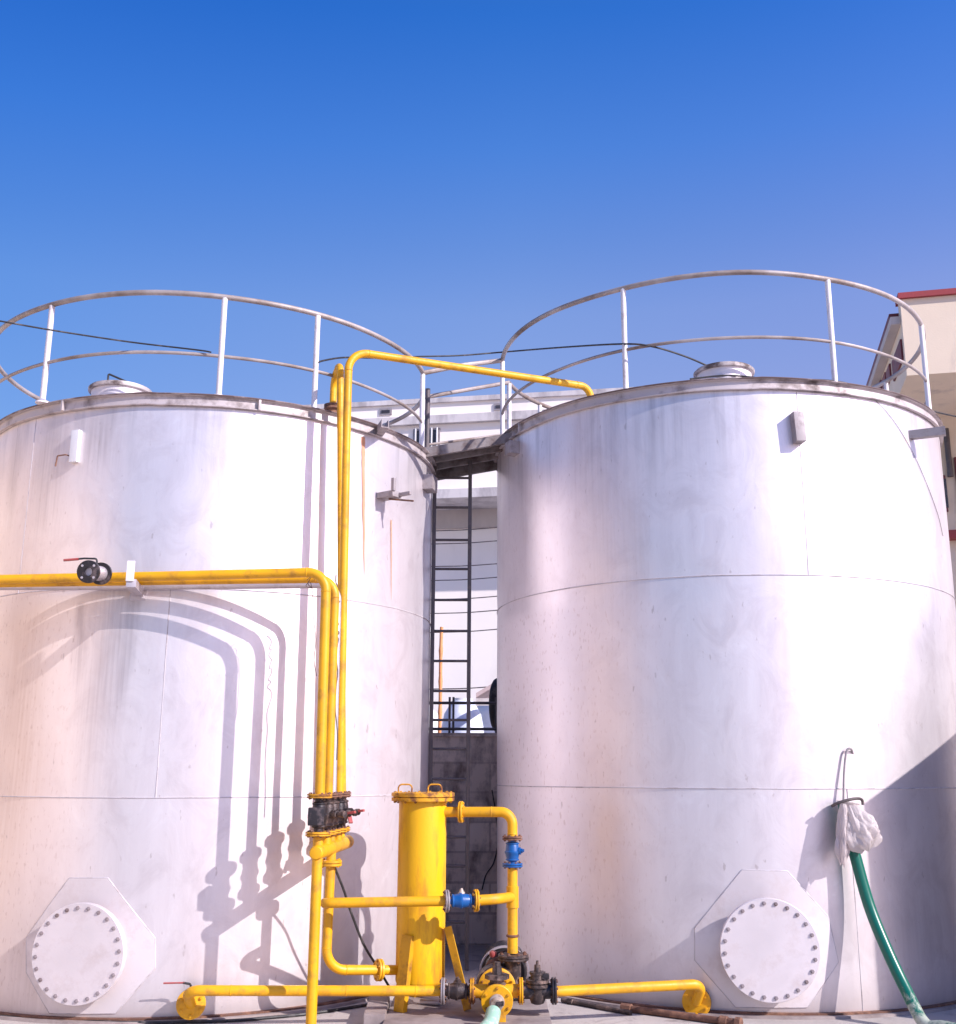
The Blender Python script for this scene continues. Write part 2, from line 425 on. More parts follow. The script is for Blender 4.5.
class MB:
    def __init__(s):
        s.bm = bmesh.new()

    def ring(s, c, a, b, r, n):
        return [s.bm.verts.new(c + a * (math.cos(2 * math.pi * i / n) * r) + b * (math.sin(2 * math.pi * i / n) * r)) for i in range(n)]

    def bridge(s, r0, r1):
        n = len(r0)
        for i in range(n):
            s.bm.faces.new((r0[i], r0[(i + 1) % n], r1[(i + 1) % n], r1[i]))

    def tube(s, pts, r, n=16, caps=True, closed=False):
        """sweep a circle along points with parallel-transported frames; r number or list"""
        pts = [V(p) for p in pts]
        k = len(pts)
        rs = r if isinstance(r, (list, tuple)) else [r] * k
        tang = []
        for i in range(k):
            if closed:
                t = pts[(i + 1) % k] - pts[i - 1]
            else:
                t = pts[min(i + 1, k - 1)] - pts[max(i - 1, 0)]
            tang.append(t.normalized())
        a, b = frame(tang[0])
        rings = []
        for i in range(k):
            if i:
                q = tang[i - 1].rotation_difference(tang[i])
                a = q @ a; b = q @ b
            rings.append(s.ring(pts[i], a, b, rs[i], n))
        for i in range(k - 1):
            s.bridge(rings[i], rings[i + 1])
        if closed:
            s.bridge(rings[-1], rings[0])
        elif caps:
            s.bm.faces.new(rings[0][::-1]); s.bm.faces.new(rings[-1])
        return s

    def cyl(s, p0, p1, r, n=20, r2=None):
        return s.tube([p0, p1], [r, r if r2 is None else r2], n)

    def lathe(s, o, d, prof, n=32):
        """prof: (distance along d, radius)"""
        o = V(o); d = V(d).normalized()
        a, b = frame(d)
        rings = [s.ring(o + d * t, a, b, max(r, 1e-4), n) for t, r in prof]
        for i in range(len(rings) - 1):
            s.bridge(rings[i], rings[i + 1])
        s.bm.faces.new(rings[0][::-1]); s.bm.faces.new(rings[-1])
        return s

    def box(s, c, size, x=None, y=None, z=None, bev=0.0):
        c = V(c)
        x = V(x).normalized() if x is not None else V((1, 0, 0))
        z = V(z).normalized() if z is not None else V((0, 0, 1))
        y = V(y).normalized() if y is not None else z.cross(x).normalized()
        h = [q / 2 for q in size]
        vs = [s.bm.verts.new(c + x * (i * h[0]) + y * (j * h[1]) + z * (k * h[2])) for i in (-1, 1) for j in (-1, 1) for k in (-1, 1)]
        fs = []
        for f in ((0, 1, 3, 2), (4, 6, 7, 5), (0, 4, 5, 1), (2, 3, 7, 6), (0, 2, 6, 4), (1, 5, 7, 3)):
            fs.append(s.bm.faces.new([vs[i] for i in f]))
        if bev:
            es = {e for f in fs for e in f.edges}
            bmesh.ops.bevel(s.bm, geom=list(es), offset=bev, segments=2, affect='EDGES', profile=0.7)
        return s

    def bar(s, p0, p1, w, h, up=(0, 0, 1), bev=0.0):
        p0 = V(p0); p1 = V(p1); d = (p1 - p0)
        x = d.normalized(); u = V(up)
        y = u.cross(x).normalized(); z = x.cross(y).normalized()
        return s.box((p0 + p1) / 2, (d.length, w, h), x, y, z, bev)

    def prism(s, pts, thick):
        """flat polygon given in 3D, extruded by vector thick"""
        t = V(thick)
        a = [s.bm.verts.new(V(p)) for p in pts]
        b = [s.bm.verts.new(V(p) + t) for p in pts]
        s.bm.faces.new(a[::-1]); s.bm.faces.new(b)
        n = len(a)
        for i in range(n):
            s.bm.faces.new((a[i], a[(i + 1) % n], b[(i + 1) % n], b[i]))
        return s

    def hexbolt(s, c, d, r, h):
        return s.lathe(c, d, [(0, r), (h * 0.85, r), (h, r * 0.8)], 6)

    def build(s, name, mat, parent=None, smooth=35):
        bmesh.ops.recalc_face_normals(s.bm, faces=s.bm.faces[:])
        me = bpy.data.meshes.new(name)
        off = V((0, 0, 0))
        if parent is not None:
            rt = parent
            while rt.parent:
                rt = rt.parent
            off = rt.location.copy()
        else:
            # origin of a single-mesh thing at its base
            xs = [v.co for v in s.bm.verts]
            off = V(((min(p.x for p in xs) + max(p.x for p in xs)) / 2, (min(p.y for p in xs) + max(p.y for p in xs)) / 2, min(p.z for p in xs)))
        for v in s.bm.verts:
            v.co -= off
        s.bm.to_mesh(me); s.bm.free()
        if smooth:
            for p in me.polygons:
                p.use_smooth = True
            me.set_sharp_from_angle(angle=R(smooth))
        me.materials.append(M[mat] if isinstance(mat, str) else mat)
        o = bpy.data.objects.new(name, me)
        COL.objects.link(o)
        if parent is not None:
            o.parent = parent
        else:
            o.location = off
        return o


def thing(name, label, cat, loc, group=None):
    o = bpy.data.objects.new(name, None)
    COL.objects.link(o); o.location = V(loc); o.empty_display_size = 0.2
    o['label'] = label; o['category'] = cat
    if group: o['group'] = group
    return o


def tag(o, label=None, cat=None, group=None, kind=None):
    if label: o['label'] = label
    if cat: o['category'] = cat
    if group: o['group'] = group
    if kind: o['kind'] = kind
    return o


def bend(pts, rad, seg=8):
    """polyline with rounded corners; rad number or per-corner list"""
    pts = [V(p) for p in pts]
    out = [pts[0]]
    for i in range(1, len(pts) - 1):
        r = rad[i - 1] if isinstance(rad, (list, tuple)) else rad
        a, b, c = pts[i - 1], pts[i], pts[i + 1]
        u = (a - b).normalized(); v = (c - b).normalized()
        ang = u.angle(v)
        t = min(r / math.tan(ang / 2), (a - b).length * 0.49, (c - b).length * 0.49)
        rr = t * math.tan(ang / 2)
        ctr = b + (u + v).normalized() * (rr / math.sin(ang / 2))
        s0 = b + u * t - ctr; s1 = b + v * t - ctr
        tot = s0.angle(s1)
        ax = s0.cross(s1).normalized()
        for k in range(seg + 1):
            out.append(ctr + Matrix.Rotation(tot * k / seg, 3, ax) @ s0)
    out.append(pts[-1])
    return out


def smoothline(pts, seg=6):
    """Catmull-Rom"""
    pts = [V(p) for p in pts]
    q = [pts[0] * 2 - pts[1]] + pts + [pts[-1] * 2 - pts[-2]]
    out = []
    for i in range(1, len(q) - 2):
        for k in range(seg):
            t = k / seg
            p0, p1, p2, p3 = q[i - 1], q[i], q[i + 1], q[i + 2]
            out.append(0.5 * ((2 * p1) + (p2 - p0) * t + (2 * p0 - 5 * p1 + 4 * p2 - p3) * t * t + (3 * p1 - p0 - 3 * p2 + p3) * t ** 3))
    out.append(pts[-1])
    return out


def stud(c, d, r, half, parent, mat='bolt'):
    """through bolt with a hex nut at both ends, half = half grip length"""
    c = V(c); d = V(d).normalized(); k = r * 0.55; e = half + r * 0.8; t = e + r * 0.35
    MB().lathe(c - d * t, d, [(0, k), (t - e, k), (t - e + .0005, r), (t - half, r), (t - half + .0005, k), (t + half, k), (t + half + .0005, r), (t + e, r), (t + e + .0005, k), (2 * t, k)], 6).build('bolt', mat, parent, 20)


def flange(parent, c, d, r, mat, th=0.022, nb=8, br=0.0085, bmat='bolt', bolts=True):
    """a pair of bolted flange discs centred at c, axis d, with its through bolts as sub-parts"""
    d = V(d).normalized(); c = V(c)
    m = MB()
    m.lathe(c - d * th, d, [(0, r - 0.003), (0.003, r), (th - 0.003, r), (th - 0.0015, r - 0.012), (th + 0.0015, r - 0.012), (th + 0.003, r), (2 * th - 0.003, r), (2 * th, r - 0.003)], 32)
    o = m.build('flange', mat, parent)
    if bolts and parent.parent is None:
        a, b = frame(d)
        for i in range(nb):
            t = 2 * math.pi * (i + 0.5) / nb
            stud(c + (a * math.cos(t) + b * math.sin(t)) * (r * 0.80), d, br, th, o, bmat)
    return o


# ------------------------------------------------------------------ world, sun, camera
w = bpy.data.worlds.new('World'); scene.world = w; w.use_nodes = True
nt = w.node_tree
sky = nt.nodes.new('ShaderNodeTexSky'); sky.sky_type = 'NISHITA'
sky.sun_disc = False
sky.sun_elevation = R(SUN_EL)
sky.sun_rotation = R(180 - SUN_AZ)
sky.altitude = 0; sky.air_density = 1.0; sky.dust_density = 0.4; sky.ozone_density = 3.0
bg = nt.nodes['Background']
# deeper, polarised blue toward the zenith and a paler pinkish haze low down
tcw = nt.nodes.new('ShaderNodeTexCoord')
sw = nt.nodes.new('ShaderNodeSeparateXYZ'); nt.links.new(tcw.outputs['Generated'], sw.inputs[0])
rw = ramp(nt, sw.outputs[2], [(0.0, (0.62, 0.49, 0.50)), (0.28, (0.60, 0.48, 0.54)), (0.40, (0.56, 0.535, 0.66)), (0.455, (0.42, 0.50, 0.70)), (0.525, (0.262, 0.465, 0.77)), (0.615, (0.120, 0.385, 0.775)), (0.75, (0.15, 0.32, 0.60)), (1.0, (0.20, 0.32, 0.56))])
mw = nt.nodes.new('ShaderNodeMix'); mw.data_type = 'RGBA'; mw.blend_type = 'MULTIPLY'; mw.inputs[0].default_value = 1
nt.links.new(sky.outputs[0], mw.inputs[6]); nt.links.new(rw.outputs[0], mw.inputs[7])
sc2 = nt.nodes.new('ShaderNodeVectorMath'); sc2.operation = 'SCALE'; sc2.inputs['Scale'].default_value = 1.83
hx = nt.nodes.new('ShaderNodeMath'); hx.operation = 'MULTIPLY_ADD'; hx.inputs[1].default_value = 0.5; hx.inputs[2].default_value = 0.5
nt.links.new(sw.outputs[0], hx.inputs[0])
hr_ = ramp(nt, hx.outputs[0], [(0.30, (0.52, 0.75, 0.87)), (0.42, (0.80, 0.90, 0.95)), (0.51, (1, 1, 1)), (0.66, (1.12, 1.0, 1.03))])
mh_ = nt.nodes.new('ShaderNodeMix'); mh_.data_type = 'RGBA'; mh_.blend_type = 'MULTIPLY'; mh_.inputs[0].default_value = 1
nt.links.new(mw.outputs[2], mh_.inputs[6]); nt.links.new(hr_.outputs[0], mh_.inputs[7])
nt.links.new(mh_.outputs[2], sc2.inputs[0])
nt.links.new(sc2.outputs[0], bg.inputs[0])
bg.inputs[1].default_value = 0.13
sa, se = R(SUN_AZ), R(SUN_EL)
SDIR = V((math.sin(sa) * math.cos(se), -math.cos(sa) * math.cos(se), math.sin(se)))
sl = bpy.data.lights.new('sun', 'SUN'); sl.energy = 4.6; sl.angle = R(0.5); sl.color = (1.0, 0.912, 0.895)
so = bpy.data.objects.new('sun', sl); COL.objects.link(so)
so.rotation_euler = SDIR.to_track_quat('Z', 'Y').to_euler()
cam = bpy.data.cameras.new('camera'); co = bpy.data.objects.new('camera', cam); COL.objects.link(co)
co.matrix_world = Matrix.Translation(EYE) @ Matrix.Rotation(R(90) + PIT, 4, 'X') @ Matrix.Rotation(ROL, 4, 'Z')
cam.sensor_fit = 'VERTICAL'; cam.sensor_height = 36; cam.lens = F / 1024 * 36
cam.shift_x = -(PPX - 478) / 1024; cam.shift_y = (PPY - 512) / 1024
cam.clip_start = 0.05; cam.clip_end = 3000
scene.camera = co
vs = scene.view_settings
vs.view_transform = 'Standard'; vs.look = 'None'; vs.gamma = 1; vs.exposure = 0.48; vs.use_curve_mapping = False

# ------------------------------------------------------------------ ground
m = MB()
g = 400
bmv = [m.bm.verts.new(p) for p in ((-g, -g, 0), (g, -g, 0), (g, g, 0), (-g, g, 0))]
m.bm.faces.new(bmv)
tag(m.build('ground', 'ground', None, 0), kind='structure')


# ------------------------------------------------------------------ tanks
def clip_plate(T, poly, off0, off1, mb):
    """convex polygon in (arc angle, z) wrapped on the shell with thickness"""
    us = sorted({p[0] for p in poly})
    g = []
    for a, b in zip(us, us[1:]):
        k = max(1, int((b - a) / 0.02))
        g += [a + (b - a) * i / k for i in range(k)]
    g.append(us[-1])

    def span(u):
        zs = []
        for (u0, z0), (u1, z1) in zip(poly, poly[1:] + poly[:1]):
            if min(u0, u1) - 1e-9 <= u <= max(u0, u1) + 1e-9:
                if abs(u1 - u0) < 1e-9:
                    zs += [z0, z1]
                else:
                    zs.append(z0 + (z1 - z0) * (u - u0) / (u1 - u0))
        return min(zs), max(zs)
    rows = []
    for u in g:
        lo, hi = span(u)
        if hi - lo < 1e-4: hi = lo + 1e-4
        rows.append([mb.bm.verts.new(T.pt(u, z, o)) for z, o in ((lo, off0), (lo, off1), (hi, off1), (hi, off0))])
    for r0, r1 in zip(rows, rows[1:]):
        for k in range(3):
            mb.bm.faces.new((r0[k], r1[k], r1[k + 1], r0[k + 1]))
    mb.bm.faces.new(rows[0]); mb.bm.faces.new(rows[-1][::-1])


def shell_mesh(T, name, mat, parent):
    bm = bmesh.new(); uvl = bm.loops.layers.uv.new('shell')
    na, zs = 240, sorted([(T.h - .09) * k / 44 for k in range(45)] + [T.s1, T.s2])

    def wav(a, z):
        p = V((math.sin(a) * 2.2, math.cos(a) * 2.2, z * 1.1 + T.c.x))
        d = 0.0022 * mnoise.noise(p) + 0.0012 * mnoise.noise(p * 2.3)
        for sm in (T.s1, T.s2):
            d -= 0.0022 * math.exp(-((z - sm) / .10) ** 2)
        return d
    grid = [[bm.verts.new(T.pt(-math.pi + 2 * math.pi * i / na, z, wav(-math.pi + 2 * math.pi * i / na, z))) for z in zs] for i in range(na)]
    for i in range(na):
        a0 = -math.pi + 2 * math.pi * i / na; a1 = a0 + 2 * math.pi / na
        r0, r1 = grid[i], grid[(i + 1) % na]
        for k in range(len(zs) - 1):
            f = bm.faces.new((r0[k], r1[k], r1[k + 1], r0[k + 1])); f.smooth = True
            for l, (a, z) in zip(f.loops, ((a0, zs[k]), (a1, zs[k]), (a1, zs[k + 1]), (a0, zs[k + 1]))):
                l[uvl].uv = (a * T.r, z)
    for v in bm.verts: v.co -= parent.location
    me = bpy.data.meshes.new(name); bm.to_mesh(me); bm.free()
    me.materials.append(M[mat]); o = bpy.data.objects.new(name, me); COL.objects.link(o); o.parent = parent
    return o


def make_tank(T, label, mat, vseams, manpx, mandisc, rail, posts, opening, zrail, hatch, hlen):
    t = thing('storage_tank', label, 'storage tank', (T.c.x, T.c.y, 0))
    shell_mesh(T, 'shell', mat, t)
    # foot: annular bottom plate and concrete footing ring
    MB().lathe(T.c, (0, 0, 1), [(0.0, T.r + 0.09), (0.018, T.r + 0.085)], 128).build('footing', 'concrete', t)
    MB().lathe(T.c + V((0, 0, 0.018)), (0, 0, 1), [(0.0, T.r + 0.045), (0.012, T.r + 0.045)], 128).build('bottom_plate', 'rust', t)
    # roof: shallow cone
    MB().lathe(T.c + V((0, 0, T.h - 0.012)), (0, 0, 1), [(0, T.r - 0.005), (0.006, T.r - 0.02), (0.07, 0.02)], 128).build('roof', 'silver', t, 60)
    # rim: upright curb band, an outstanding lower lip with a gap line under it
    m = MB()
    zt = T.h
    prof = [(T.r + 0.004, zt - 0.092), (T.r + 0.034, zt - 0.090), (T.r + 0.035, zt - 0.082), (T.r + 0.012, zt - 0.078), (T.r + 0.012, zt - 0.010),
            (T.r + 0.040, zt - 0.006), (T.r + 0.040, zt + 0.004), (T.r - 0.03, zt + 0.006), (T.r - 0.03, zt - 0.06)]
    n = 160
    rings = [[m.bm.verts.new(V((T.c.x + math.sin(2 * math.pi * i / n) * (r + 0.004 * mnoise.noise(V((i * 0.21, r, T.c.x)))), T.c.y - math.cos(2 * math.pi * i / n) * r,
              z + 0.006 * mnoise.noise(V((i * 0.13, 3.3, T.c.x)))))) for i in range(n)] for r, z in prof]
    for a, b in zip(rings, rings[1:]):
        m.bridge(a, b)
    rim = m.build('rim', 'rim', t)
    MB().tube([V((T.c.x + math.sin(2 * math.pi * i / n) * (T.r + .039), T.c.y - math.cos(2 * math.pi * i / n) * (T.r + .039), zt + .002 + 0.006 * mnoise.noise(V((i * 0.13, 3.3, T.c.x))))) for i in range(n)], 0.0075, 6, closed=True).build('rim_edge', 'rim_edge', rim)
    for a in rail.get('splice', []):
        MB().box(T.pt(a, zt - 0.045, 0.035), (0.02, 0.026, 0.085), T.t(a), T.n(a), None, 0.004).build('splice_plate', 'rim', rim)
    # weld seams
    for z in (T.s1, T.s2):
        MB().tube([T.pt(2 * math.pi * i / 160, z + 0.003 * mnoise.noise(V((i * .2, z, 1)))) for i in range(160)], 0.0042, 6, closed=True).build('weld_seam', 'weld', t)
    for a, z0, z1 in vseams:
        MB().tube([T.pt(a + 0.0006 * mnoise.noise(V((k, a, 2))), z0 + (z1 - z0) * k / 12) for k in range(13)], 0.0036, 6).build('weld_seam', 'weld', t)
    # manhole: reinforcing plate, neck, flange, cover, bolts
    poly = []
    for p in manpx:
        q = T.hit(*p); poly.append((T.ang(q), q.z))
    m = MB(); clip_plate(T, poly, -0.01, 0.008, m)
    rp = m.build('reinforcing_plate', mat + '_plate', t, 20)
    edge = []
    for (u0, z0), (u1, z1) in zip(poly, poly[1:] + poly[:1]):
        k = max(2, int((abs(u1 - u0) * T.r + abs(z1 - z0)) / 0.04))
        edge += [T.pt(u0 + (u1 - u0) * i / k, max(z0 + (z1 - z0) * i / k, 0.035), 0.004) for i in range(k)]
    MB().tube(edge, 0.0052, 6, closed=True).build('weld_seam', 'weld', rp)
    ca = sum(p[0] for p in poly) / len(poly)
    cz, rad, out, a_off = mandisc
    ca += a_off
    nrm = T.n(ca); c0 = T.pt(ca, cz, 0)
    mh = MB().lathe(c0 - nrm * 0.1, nrm, [(0, rad * 0.82), (0.1 + out - 0.05, rad * 0.82), (0.1 + out - 0.05, rad - 0.003), (0.1 + out - 0.047, rad), (0.1 + out - 0.026, rad), (0.1 + out - 0.025, rad - 0.003)], 64).build('manhole', 'silver', t)
    MB().lathe(c0 + nrm * (out - 0.022), nrm, [(0, rad - 0.004), (0.003, rad), (0.019, rad), (0.022, rad - 0.003)], 64).build('cover', 'silver', mh)
    a_, b_ = frame(nrm)
    for i in range(24):
        tt = 2 * math.pi * (i + 0.3) / 24
        p = c0 + nrm * out + (a_ * math.cos(tt) + b_ * math.sin(tt)) * (rad * 0.905)
        stud(p - nrm * 0.024, nrm, 0.0148, 0.0205, mh)
    # guard rail
    rr, rc = rail.get('r', T.r - 0.05), T.c + V((rail.get('dx', 0), 0, 0))
    a0, a1 = opening                      # rail runs the long way round from a0 to a1
    def arc(z, wob):
        k = 110
        return [V((rc.x + math.sin(a0 + (a1 - a0) * i / k) * rr, rc.y - math.cos(a0 + (a1 - a0) * i / k) * rr, z + wob * mnoise.noise(V((i * 0.09, z, T.c.x))))) for i in range(k + 1)]
    gr = MB().tube(arc(zrail[0], 0.02), 0.0225, 12).build('guard_rail', 'rail', t)
    MB().tube(arc(zrail[1], 0.025), 0.0145, 10).build('mid_rail', 'rail', gr)
    for a in posts:
        b = V((rc.x + math.sin(a) * rr, rc.y - math.cos(a) * rr, T.h - 0.02))
        top = V((b.x, b.y, zrail[0] - 0.015))
        L = top.z - b.z
        p = MB().lathe(b, (0, 0, 1), [(0.02, 0.055), (0.034, 0.055), (0.036, 0.0235), (L, 0.0235)], 14)
        p.build('post', 'post', gr)
    # roof hatch
    hx, hy, hr, hh = hatch
    hb = V((hx, hy, T.h - 0.0))
    ht = MB().lathe(hb, (0, 0, 1), [(0, hr * 0.96), (hh * 0.62, hr * 0.96)], 40).build('roof_hatch', 'silver', t)
    MB().lathe(hb + V((0, 0, hh * 0.62 + 0.001)), (0, 0, 1), [(0, hr * 1.0), (0.002, hr * 1.06), (0.012, hr * 1.07), (0.026, hr * 1.07), (0.028, hr * 1.02), (0.038, hr * 1.02), (0.05, hr * 0.9), (0.056, hr * 0.3)], 40).build('lid', 'lid_paint', ht)
    if hlen:
        top = hb + V((0, 0, hh * .62 + .04))
        MB().tube(bend([top + V((-0.06, -0.16, -0.02)), top + V((-0.06, -0.16, 0.085)), top + V((0.16, -0.10, 0.0))], 0.01), 0.0085, 8).build('handle', 'cable', ht)
    return t


def plate_variant(src, name, k):
    m = M[src].copy(); m.name = name
    return m


for kk in ('tank_l', 'tank_r'):
    M[kk + '_plate'] = M['silver']


def tank_ang(T, x, y):
    return T.ang(T.hit(x, y))


vl = [(tank_ang(TL, 164, 680), TL.s2, TL.s1), (tank_ang(TL, 270, 900) + 0.9, 0.03, TL.s2), (tank_ang(TL, 30, 480), TL.s1, TL.h - 0.1), (2.6, TL.s2, TL.s1), (-1.9, 0.03, TL.s2)]
vr = [(tank_ang(TR, 805, 520), TR.s1, TR.h - 0.1), (tank_ang(TR, 858, 940), 0.03, TR.s2), (tank_ang(TR, 812, 520) + 1.9, TR.s2, TR.s1), (-2.1, 0.03, TR.s2), (tank_ang(TR, 560, 700) - 1.4, TR.s2, TR.s1)]
LM = [(70, 878), (108, 878), (155, 938), (155, 968), (116, 1013), (50, 1013), (27, 972), (27, 938)]
RM = [(742, 870), (787, 871), (828, 917), (838, 962), (807, 1007), (736, 1007), (695, 960), (695, 928)]
hl = at(121, 392, 8.74); hrp = at(724, 376, 8.98)
tank_l = make_tank(TL, 'left silver storage tank crossed by horizontal yellow pipes', 'tank_l', vl, LM,
                   (TL.hit(83, 951).z, 0.337, 0.13, 0.0), {'splice': [tank_ang(TL, 259, 405), tank_ang(TL, 66, 405)], 'r': TL.r + 0.01, 'dx': -0.09},
                   [R(15.0), R(-27.0), R(37.0), R(83.0), R(-76), R(-108), R(-150), R(172), R(135), R(103)],
                   (R(103), R(83.0 + 360 - 0)), (5.49, 4.97), (hl.x, 8.74, 0.245, 0.275), 1)
# the rail's opening is toward the walkway: run from 103 deg right round the back to 83 deg
tank_r = make_tank(TR, 'right silver storage tank with a green hose hung on it', 'tank_r', vr, RM,
                   (TR.hit(767, 947).z, 0.352, 0.15, 0.0), {'splice': [tank_ang(TR, 523, 428)]},
                   [R(-30.5), R(18.3), R(60.5), R(-88), R(104), R(147), R(-170), R(-128), R(-106)],
                   (R(-88), R(-106 + 360)), (5.815, 5.23), (hrp.x, 8.98, 0.245, 0.345), 0)


# ------------------------------------------------------------------ fittings on the tanks
def on_tank_box(T, px, size, tilt, label, mat, name, cat, off=0.0, part=None):
    q = T.hit(*px); a = T.ang(q)
    w_, d_, h_ = size
    x = (T.t(a) + V((0, 0, tilt))).normalized()
    z = (V((0, 0, 1)) - T.t(a) * tilt).normalized()
    return MB().box(T.pt(a, q.z, d_ / 2 + off), (w_, d_, h_), x, None, z, 0.004).build(name, mat, part, 30)


def tank_part(T, tk, px, size, tilt, mat, name):
    return on_tank_box(T, px, size, tilt, None, mat, name, None, -0.002, tk)


# welded lugs and boxes are parts of the tank shell
lug = tank_part(TL, tank_l, (77, 447), (0.072, 0.04, 0.265), 0.0, 'tagw', 'nozzle_guard')
tank_part(TR, tank_r, (796, 429), (0.085, 0.09, 0.25), 0.05, 'tagg', 'nozzle_guard')
tank_part(TR, tank_r, (517, 449), (0.12, 0.10, 0.12), 0.0, 'tagg', 'junction_box')
tank_part(TL, tank_l, (425, 484), (0.18, 0.10, 0.14), 0.0, 'tagg', 'junction_box')
q = TL.hit(66, 458); a = TL.ang(q)
MB().tube(bend([TL.pt(a + .02, q.z + .01, -.01), TL.pt(a + .02, q.z + .01, .05), TL.pt(a - .015, q.z + .005, .06), TL.pt(a - .02, q.z - .08, .06)], .01), 0.006, 8).build('hook', 'rust', tank_l)
# steel channel stubs projecting from the rims
for T, tk, p, ln, dirx in ((TL, tank_l, (380, 432), 0.30, -0.75), (TR, tank_r, (910, 434), 0.30, 0.45)):
    q = T.hit(*p); a = T.ang(q); d = (T.n(a) + T.t(a) * dirx).normalized()
    b0 = T.pt(a, q.z - 0.01, -0.02); b1 = b0 + d * ln
    sd = d.cross(V((0, 0, 1))).normalized()
    mm = MB()
    mm.prism([b0 - sd * .032 + V((0, 0, -.036)), b0 + sd * .032 + V((0, 0, -.036)), b0 + sd * .032 + V((0, 0, .036)), b0 + sd * .026 + V((0, 0, .036)),
              b0 + sd * .026 + V((0, 0, -.030)), b0 - sd * .026 + V((0, 0, -.030)), b0 - sd * .026 + V((0, 0, .036)), b0 - sd * .032 + V((0, 0, .036))], d * ln)
    mm.build('channel_stub', 'tagg', tk, 20)
# forked pipe rest on the left tank
q = TL.hit(381, 497); a = TL.ang(q)
r0 = TL.pt(a, q.z, -0.01)
nn, tt_ = TL.n(a), TL.t(a)
mm = MB().box(r0 + nn * .09, (0.12, 0.2, 0.05), tt_, nn, None, 0.003)
fr = mm.build('pipe_rest', 'tagg', tank_l)
MB().box(r0 + nn * .19 - tt_ * .05 + V((0, 0, .075)), (0.03, 0.03, 0.11), tt_, nn, None, 0.003).build('fork_prong', 'tagg', fr)
MB().box(r0 + nn * .24 + tt_ * .035 + V((0, 0, .0)), (0.03, 0.14, 0.03), tt_, nn, None, 0.003).build('fork_prong', 'tagg', fr)
MB().cyl(r0 + nn * .10 + V((0, 0, -.03)), r0 + nn * .33 + tt_ * .05 + V((0, 0, -.07)), 0.008, 8).build('drain_stub', 'rust', fr)


def run(T, tk, px0, px1, wdt, wob):
    """thin rust run bonded to the shell"""
    p0 = T.hit(*px0); p1 = T.hit(*px1)
    a0, a1 = T.ang(p0), T.ang(p1)
    m = MB(); k = 26; prev = None
    for i in range(k + 1):
        f = i / k; a = a0 + (a1 - a0) * f + wob * mnoise.noise(V((i * .3, a0 * 9, 1))); z = p0.z + (p1.z - p0.z) * f
        wd = wdt * (1 - f) ** 0.6 * (0.7 + 0.5 * abs(mnoise.noise(V((i * .5, 4, a0))))) / T.r + 0.0004
        cur = [m.bm.verts.new(T.pt(a - wd, z, 0.0042)), m.bm.verts.new(T.pt(a + wd, z, 0.0042))]
        if prev: m.bm.faces.new((prev[0], prev[1], cur[1], cur[0]))
        prev = cur
    m.build('rust_run', 'run', tk)


run(TL, tank_l, (363, 437), (364, 575), 0.022, 0.002)
run(TL, tank_l, (391, 520), (391, 600), 0.008, 0.001)

# bracket arm that carries the horizontal pipes
q = TL.hit(139, 590); a = TL.ang(q)
root = TL.pt(a, at(140, 590, 8.27).z - 0.02, -0.01)
tip = at(131, 583, 7.88)
ba = MB().bar(root, tip, 0.07, 0.06, bev=0.003).build('pipe_bracket', 'galv', tank_l)
d = (tip - root).normalized(); sd = d.cross(V((0, 0, 1))).normalized()
MB().box(at(130.5, 571, 7.875), (0.055, 0.02, 0.15), sd, d, None, 0.003).build('end_plate', 'post', ba)
MB().box(root + d * 0.012, (0.13, 0.012, 0.13), sd, d, None, 0.003).build('pad_plate', 'galv', ba)

# wire rod hook on the right tank, the hose hangs from it
hb_ = TR.hit(847, 752)
hz = [(846, 766), (845, 750), (849, 747.5), (853, 750), (852.5, 754)]
hk = MB().tube(smoothline([TR.hit(843.5, 800, .05), TR.hit(844, 775, .035), TR.hit(845.5, 757, .03), TR.hit(847.5, 749.5, .03), TR.hit(851, 749, .03), TR.hit(853, 754, -.01)], 5), 0.0085, 8).build('hose_hook', 'tagg', tank_r)

# ------------------------------------------------------------------ walkway between the tanks
dz = at(462, 443, 9.95).z
x0, x1 = -0.70, 0.22
wk = thing('walkway', 'short steel walkway bridging the tops of both tanks', 'walkway', ((x0 + x1) / 2, 10.2, dz - 0.1))
wsl = (at(495, 437.5, 9.95).z - at(428, 449, 9.95).z) / (at(495, 440, 9.95).x - at(428, 449, 9.95).x)
wx = V((1, 0, wsl)).normalized()
MB().box(((x0 + x1) / 2, 10.3, dz - 0.004), (x1 - x0 + .1, 0.86, 0.008), wx, (0, 1, 0), wx.cross(V((0, 1, 0)))).build('deck_plate', 'deck', wk)
for k, (yy, dep) in enumerate(((9.89, .085), (10.2, .06), (10.45, .06), (10.70, .10))):
    MB().box(((x0 + x1) / 2, yy, dz - 0.009 - dep / 2), (x1 - x0 + .1, 0.04, dep), wx, (0, 1, 0), wx.cross(V((0, 1, 0))), 0.003).build('joist', 'deck', wk)
zl, zr = 5.49, 5.815
pl = TL.pt(R(83.0), zl, 0.01) + V((-.09, 0, 0)); pr = TR.pt(R(-88), zr, -0.05)
MB().tube([pl, (pl + pr) / 2 + V((0, 0, 0.015)), pr], 0.024, 10).build('hand_rail', 'rail', wk)
pl2 = TL.pt(R(103), zl, 0.01) + V((-.09, 0, 0)); pr2 = TR.pt(R(-106), zr, -0.05)
MB().tube([pl2, pr2], 0.022, 10).build('hand_rail', 'rail', wk)
MB().tube([TL.pt(R(103), 4.97, 0.01) + V((-.09, 0, 0)), TR.pt(R(-106), 5.23, -0.05)], 0.014, 10).build('mid_rail', 'rail', wk)
pb = at(427, 437, 10.62)
